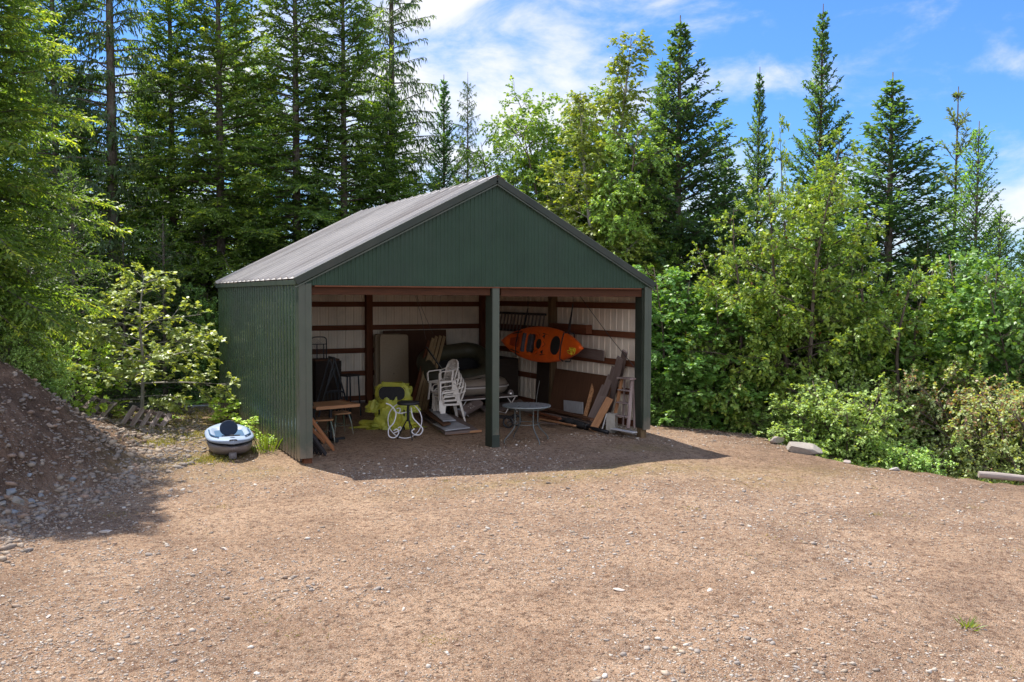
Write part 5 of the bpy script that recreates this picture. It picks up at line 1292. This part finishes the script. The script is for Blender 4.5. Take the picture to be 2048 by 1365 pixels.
# lumber pile
G_ = 'lumber pile along the right wall'
lum = [((1053, 822), (1170, 842), .10, .05, 'plank_grey'), ((1060, 830), (1165, 850), .09, .04, 'girt'), ((1066, 816), (1175, 832), .10, .05, 'ply_dark'), ((1080, 838), (1150, 852), .07, .03, 'plank_tan'),
       ((1098, 818), (1185, 840), .12, .05, 'ply_dark'), ((1108, 834), (1168, 846), .07, .04, 'plank_tan'), ((1083, 845), (1114, 848), .10, .03, 'plank_grey'), ((1100, 808), (1165, 824), .05, .05, 'white_slat'), ((1090, 828), (1180, 846), .09, .045, 'plank_grey'), ((1070, 824), (1120, 838), .08, .04, 'girt')]
ll = ['long weathered board at the back left of the lumber pile', 'dark red board along the front of the lumber pile', 'brown board on the upper side of the lumber pile', 'tan board lowest at the gravel edge of the pile', 'thick brown board leaning up towards the grey panel', 'short tan split board sticking out of the lumber pile', 'short grey offcut lying loose before the lumber pile', 'pale strip running along the top of the lumber pile', 'grey board in the middle of the lumber pile', 'dark offcut near the patio table legs']
for i, (p0, p1, w_, h_, mt) in enumerate(lum):
    z = .03+.028*(i % 5)+(.12 if i == 7 else 0)+(.06 if i in (2, 4) else 0)
    plank('lumber_board', onz(*p0, z), onz(*p1, z+.03), w_, h_, mt, ll[i], 'board', G_, up=(0, 0, 1))
# planks leaning on the right wall
G_ = 'planks leaning on the right wall'
LP = [((1166, 850), (1188, 768), .10, 'osb', 'chipped orange brown strand board, shortest and farthest back of the leaning planks'), ((1176, 855), (1212, 772), .19, 'plank_grey', 'wide grey brown plank leaning left of the tan plank'),
      ((1186, 850), (1222, 752), .15, 'plank_grey', 'grey plank behind the wide grey brown plank'), ((1196, 846), (1228, 735), .10, 'plank_grey', 'narrow grey plank with a nicked top'), ((1210, 846), (1241, 716), .17, 'plank_grey', 'long brown plank second tallest against the wall'),
      ((1222, 838), (1250, 703), .13, 'plank_grey', 'tallest brown plank reaching above the wall girt'), ((1185, 862), (1220, 797), .17, 'plank_tan', 'bright tan plank with a rounded edge in front of the leaning planks')]
for i, (p0, p1, w_, mt, lb) in enumerate(LP):
    xt = 3.50-.035*i if i < 6 else 3.22
    b_ = onx(p1[0], p1[1], xt); a = onz(p0[0], p0[1], 0.01)
    if mt == 'osb' and False: pass
    plank('leaning_plank', a, b_, w_, .04, mt, lb, 'plank', G_, up=(1, .55, 0))
a = onz(1203, 864, 0); b_ = onx(1213, 828, a.x+.12)
plank('white_strip', a+Vector((0, 0, .01)), b_, .022, .02, 'white_slat', 'thin white strip propped beside the tan plank', 'strip')
plank('dark_sheet', onz(1168, 838, .02), onz(1178, 800, .45), .22, .02, 'ply_black', 'small black panel leaning between the strand board and the grey plank', 'panel', up=(1, .5, 0))
# black umbrella bundle on the gravel
a = onz(1216, 865, .05); b_ = onz(1128, 843, .08)
t = empty('patio_umbrella', b_, 0, 'closed black umbrella lying on the gravel in front of the lumber', 'umbrella')
d_ = a-b_; mb = MB(); mb.tube([d_*.42, d_*.7, d_], [.042, .040, .040], 10); mb.build('pole', MT['black_metal'], t, smooth=True)
mb = MB(); r_ = random.Random(2)
for q in range(5):
    of = Vector((r_.uniform(-.05, .05), r_.uniform(-.06, .06), r_.uniform(-.02, .05))); mb.tube(crv([Vector((0, 0, 0))+of, d_*.15+of*1.4, d_*.35+of, d_*.55+of*.3]), [.05+.02*math.sin(k*.9+q) for k in range(19)], 8)
mb.build('canopy', MT['black_fabric'], t, smooth=True)
# wooden step ladder
a0 = onx(1226, 850, 3.32); 
t = empty('step_ladder', (3.30, .95, -.03), 0, 'paint splashed wooden step ladder beside the right corner post', 'ladder')
pA, pB = onx(1243, 758, 3.42), onx(1266, 758, 3.42); bA, bB = onz(1225, 848, 0), onz(1254, 850, 0)
bA = onx(1226, 852, 3.2); bB = onx(1256, 857, 3.25); pA = onx(1244, 757, 3.42); pB = onx(1264, 759, 3.42)
O = Vector(t.location)
for q0, q1 in ((bA, pA), (bB, pB)):
    board('side_rail', q0, q1, .035, .07, MT['plank_tan'] if q0 is bA else MT['pallet'], t, up=(1, 0, 0), world=True)
for q in (.23, .50, .76):
    l0 = bA.lerp(pA, q); l1 = bB.lerp(pB, q); board('tread', l0, l1, .13, .025, MT['pallet'], t, up=(0, 0, 1), world=True)
board('top_cap', pA+Vector((0, .06, .01)), pB+Vector((0, -.06, .01)), .20, .03, MT['pallet'], t, up=(0, 0, 1), world=True)
board('back_leg', bA+Vector((.22, -.05, -.02)), pA+Vector((.05, -.03, -.02)), .03, .04, MT['pallet'], t, up=(1, 0, 0), world=True); board('back_leg', bB+Vector((.20, .05, -.02)), pB+Vector((.05, .03, -.02)), .03, .04, MT['pallet'], t, up=(1, 0, 0), world=True)
# concrete block standing on end
p = onz(1230, 866, -.02); t = None
mb = MB(); W2, D2, H2 = .20, .20, .40
cx0 = Vector((3.02, .62, -.03))
def blk(c_, d3): mb.box(c_, d3)
blk((-.085, 0, .2), (.03, .2, .40)); blk((.085, 0, .2), (.03, .2, .40))
for z_ in (.016, .2, .384): blk((0, 0, z_), (.14, .196, .032))
o = mb.build('concrete_block', MT['concrete'], None, bevel=.004); o.location = (p.x+.0, p.y+.12, -.02); o.rotation_euler = (0, 0, math.radians(38)); tag(o, 'grey concrete block stood on end left of the step ladder', 'concrete block')
# white slats stack
for i in range(5):
    dz = .03+.028*i; a = onz(1221+i*1.5, 858+(i % 2), dz); b_ = onz(1271-(i % 3)*2, 866-(i % 2), dz)
    plank('white_lath', a, b_, .12-.01*(i % 2), .018, 'white_slat', ['peeling white slat at the bottom of the small stack', 'peeling white slat second from the bottom of the small stack', 'peeling white slat in the middle of the small stack', 'peeling white slat second from the top of the small stack', 'peeling white slat on top of the small stack'][i], 'slat', 'peeling white slats stacked by the right corner post', up=(0, 0, 1))
# cords hanging in the left bay and right bay
def cord(name, pts, r0, mat, lab):
    mb = MB(); P = [Vector(p_) for p_ in pts]; c_ = P[0].copy(); mb.tube([p_-c_ for p_ in P], r0, 5); o = mb.build(name, MT[mat], None); o.location = c_; return tag(o, lab, 'cord')
cord('hanging_rope', [ony(831, 592, 5.2), ony(842, 632, 5.25), ony(852, 680, 5.5)], .005, 'plank_grey', 'left thin cord hanging from the header above the trim boards')
cord('hanging_rope', [ony(833, 592, 5.2), ony(850, 632, 5.25), ony(866, 668, 5.5)], .005, 'plank_grey', 'right thin cord hanging from the header above the trim boards')
cord('guy_rope', [onx(1158, 590, 3.1), onx(1215, 668, 3.2), onx(1272, 739, 3.4)], .008, 'black_fabric', 'black rope slanting down across the right wall to the corner post')
cord('hanging_wire', [onx(1063, 740, 3.35), onx(1056, 772, 3.35), onx(1070, 810, 3.3)], .004, 'plank_grey', 'thin wire drooping below the kayak')
cord('hanging_wire', [onx(1079, 762, 3.3), onx(1074, 790, 3.3), onx(1072, 812, 3.3)], .006, 'white_slat', 'pale speckled wire hanging by the right wall post')
# --- grey kayak outside
K0 = ong(452, 918)
t = empty('kayak', (-4.52, 1.80, .06), 0, 'grey and blue sit on top kayak seen end on beside the shed wall', 'kayak')
kdir = Vector((vd.x, vd.y, 0)); vk = ray_(452, 880); ka = math.atan2(vk[1], vk[0])-math.pi+.06
t.rotation_euler = (0, 0, ka); t.location.z = tz(-4.52, 1.8)+.27; t.scale = (.84, .93, .88)
KL2, KW2 = 2.7, .90
mb = MB(); v, f = kayak_mesh(KL2, KW2*.94, .46, n=40, m_=32, rocker=.05, pw=3.2); v = [(x, y, min(z, -.02)) for x, y, z in v]; mb.add(v, f)
# keel skegs
mb.bar((.55, .0, -.27), (1.16, .0, -.20), .13, .16); mb.bar((-.9, .0, -.27), (-.3, .0, -.27), .12, .14)
mb.build('hull', MT['grey_hull'], t, smooth=True)
def dip2(u, v):
    z = 0
    if -.45 < u < .62 and abs(v) < .66: z -= .09*min(1, (u+.45)/.1, (.62-u)/.1, (.66-abs(v))/.14)
    return z
mb = MB(); v, f = kayak_mesh(KL2*1.0, KW2, .30, n=48, m_=40, rocker=.05, pw=3.2, deck_dip=dip2); v = [(x, y, z+.045 if z > .0 else z*.25+.045) for x, y, z in v]; mb.add(v, f); mb.build('deck', MT['grey_kayak'], t, smooth=True)
mb = MB(); mb.prism(rrect(1.15, .54, .16), .012, Matrix.Translation((.12, 0, .075))); mb.build('seat_pad', MT['blue_pad'], t)
mb = MB(); mb.prism(rrect(.34, .34, .165, 9), .05, Matrix.Translation((.30, -.02, .22)) @ Matrix.Rotation(math.radians(62), 4, 'Y')); mb.build('backrest', MT['navy'], t, bevel=.02)
for s2 in (-1, 1):
    mb = MB(); mb.tube(crv([(-.2, s2*.37, .13), (.5, s2*.36, .13), (.95, s2*.24, .14)]), .014, 6); mb.build('deck_line', MT['blue_pad'], t)
mb = MB()
for k in range(6): mb.tube([(.62+.045*k, -.17+.01*k, .105+.006*k), (.62+.045*k, .17-.01*k, .105+.006*k)], .009, 5)
mb.build('foot_ridges', MT['black_plastic'], t)
mb = MB(); mb.tube(crv([(1.28, -.07, .10), (1.36, -.04, .13), (1.36, .04, .13), (1.28, .07, .10)]), .012, 6); mb.build('carry_handle', MT['black_plastic'], t)
mb = MB(); mb.prism(rrect(.09, .09, .04), .02, Matrix.Translation((1.0, 0, .165))); mb.build('drain_cap', MT['black_plastic'], t)
c0 = Vector((-4.25, 1.7, .25)); e0 = Vector((-3.80, .95, .05))
cord('tow_rope', [(-4.12, 1.5, .26), (-4.0, 1.25, tz(-4.0, 1.25)+.07), (-3.83, .95, tz(-3.83, .95)+.02)], .008, 'green_out', 'green tow rope running from the grey kayak to the shed wall')
# pallets
def pallet(loc, rot, lab, n=6, W3=1.1, L3=1.2):
    t = empty('pallet', loc, 0, lab, 'pallet', 'weathered pallets by the sapling'); t.rotation_euler = rot
    for k in range(n):
        board('slat', (-L3/2+.06+k*(L3-.12)/(n-1), -W3/2, .055), (-L3/2+.06+k*(L3-.12)/(n-1), W3/2, .055), .11, .018, MT['pallet'], t)
    for y in (-W3/2+.04, 0, W3/2-.04): board('runner', (-L3/2, y, 0), (L3/2, y, 0), .04, .09, MT['pallet'], t)
    return t
q = ong(215, 800); pallet((-6.75, 6.3, tz(-6.75, 6.3)+.16), (math.radians(30), .30, -.5), 'brown pallet propped on edge above the bank left of the sapling', 5, .85, 1.0)
q = ong(294, 858); pallet((q.x, q.y+.35, tz(q.x, q.y+.35)+.10), (math.radians(38), .22, -.5), 'broken slatted pallet lying at the foot of the sapling', 5, .7, .9)
q = ong(403, 815); plank('white_board', q+Vector((-.4, .1, .03)), q+Vector((.5, .0, .03)), .16, .03, 'white_slat', 'pale board lying on the ground behind the grey kayak', 'board', up=(0, 0, 1))
# boulders, kerb log
def boulder(loc, d3, seed, lab, col, rz=0, tilt=.0, mat=None):
    import bmesh
    bm = bmesh.new(); bmesh.ops.create_icosphere(bm, subdivisions=4, radius=1); r = np.random.RandomState(seed)
    pl = [(unit(r.normal(0, 1, (1, 3)))[0], r.uniform(.48, .78)) for _ in range(13)]
    for v_ in bm.verts:
        p_ = np.array(v_.co[:])
        for n_, d in pl:
            e = p_ @ n_-d
            if e > 0: p_ = p_-n_*e*.99
        p_ = p_*(1+.03*float(noise2(p_[0]*3, p_[1]*3+p_[2]*2, 2., seed)))
        v_.co = (p_[0]*d3[0], p_[1]*d3[1], p_[2]*d3[2])
    me = bpy.data.meshes.new('boulder'); bm.to_mesh(me); bm.free(); me.polygons.foreach_set('use_smooth', [False]*len(me.polygons)); me.materials.append(MT[mat] if mat else surf('boulder stone', col, .9, .25, 4, .8, 25, dirt=tuple(x*.5 for x in col), dirtamt=.6))
    o = link(bpy.data.objects.new('boulder', me)); o.location = loc; o.rotation_euler = (0, tilt, rz); return tag(o, lab, 'boulder', 'boulders along the yard edge')
for px, py, d3, sd, lb, cl, rz, ti in ((1527, 876, (.62, .34, .28), 3, 'tan angular boulder, farthest left of the edge boulders', (.42, .29, .18), -.55, .15), (1556, 889, (.24, .17, .12), 5, 'small cracked grey boulder between the tan and the large grey one', (.34, .29, .25), .3, .1),
                                       (1612, 909, (.55, .24, .15), 7, 'large flat grey boulder at the yard edge', (.31, .275, .24), -.75, .1), (1697, 929, (.10, .07, .05), 9, 'fist sized pale rock right of the large grey boulder', (.40, .33, .29), .4, 0), (1795, 944, (.16, .10, .05), 12, 'flat grey rock on the edge below the low shrub', (.40, .36, .33), .2, 0)):
    q = ong(px, py); boulder((q.x+.1, q.y+.12, tz(q.x+.1, q.y+.12)+d3[2]*.5), d3, sd, lb, cl, rz, ti)
G_ = 'grey rocks at the foot of the bank'
for i, (px, py, s2, lb) in enumerate(((33, 1012, .115, 'largest lichened rock at the foot of the bank on the left edge'), (22, 996, .105, 'tan topped rock just behind the largest lichened rock'), (64, 1010, .075, 'pale round rock right of the largest lichened rock'), (83, 1026, .060, 'pale leaning rock nearest the gravel below the bank'),
                                      (80, 998, .06, 'dark grey rock above the pale round rock'), (144, 968, .075, 'blue grey rock alone on the shaded slope'), (6, 1032, .045, 'small white rock at the very left edge'), (28, 1030, .07, 'low flat rock below the largest lichened rock'), (58, 960, .05, 'bluish flat rock on the shaded slope'), (3, 1015, .08, 'grey rock cut by the left edge of the view'))):
    q = ong(px, py); o = boulder((q.x, q.y+.04, tz(q.x, q.y+.04)+s2*.25), (s2, s2*.8, s2*.62), 20+i, lb, (.26, .27, .28) if i % 3 else (.32, .29, .25), i*.8); o['group'] = G_
for i, (px, py, s2, lb) in enumerate(((212, 1065, .085, 'long flat white stone lying in the left foreground gravel'), (390, 1102, .055, 'pale angular stone left of the flat one in the foreground'), (448, 1099, .075, 'flat pale stone in the foreground gravel'), (1236, 1181, .07, 'thin white stone in the right foreground gravel'), (1420, 1181, .05, 'narrow white stone chip in the middle right gravel'), (96, 1235, .045, 'pale stone near the bottom left corner'), (930, 1084, .035, 'round pale stone in the centre of the yard'))):
    q = ong(px, py); o = boulder((q.x, q.y, q.z+s2*.1), (s2, s2*.6, s2*.3), 40+i, lb, (.55, .47, .40), i*.9); o.name = 'flat_stone'; o['category'] = 'stone'; o['group'] = 'pale stones lying in the yard gravel'
la = ong(1957, 960); lb_ = ong(2048, 967); dl = (lb_-la).normalized()
mb = MB(); L5 = 3.2; P = [(L5*k/12, .02*math.sin(k*.7), .01*math.cos(k)) for k in range(13)]; mb.tube(P, [.060+.007*math.sin(k*1.3) for k in range(13)], 14)
o = mb.build('fallen_log', MT['log'], None, smooth=False); dl = Vector((.72, -.69, -.02)).normalized(); M4 = frame_of(dl, (0, 0, 1), Vector((7.72, -4.70, -.40))); o.matrix_basis = M4; tag(o, 'bleached grey log lying along the yard edge at the right', 'log')
def sticks(n, seed):
    r = random.Random(seed)
    for i in range(n): yield r
q = ong(1960, 1140)
t = None
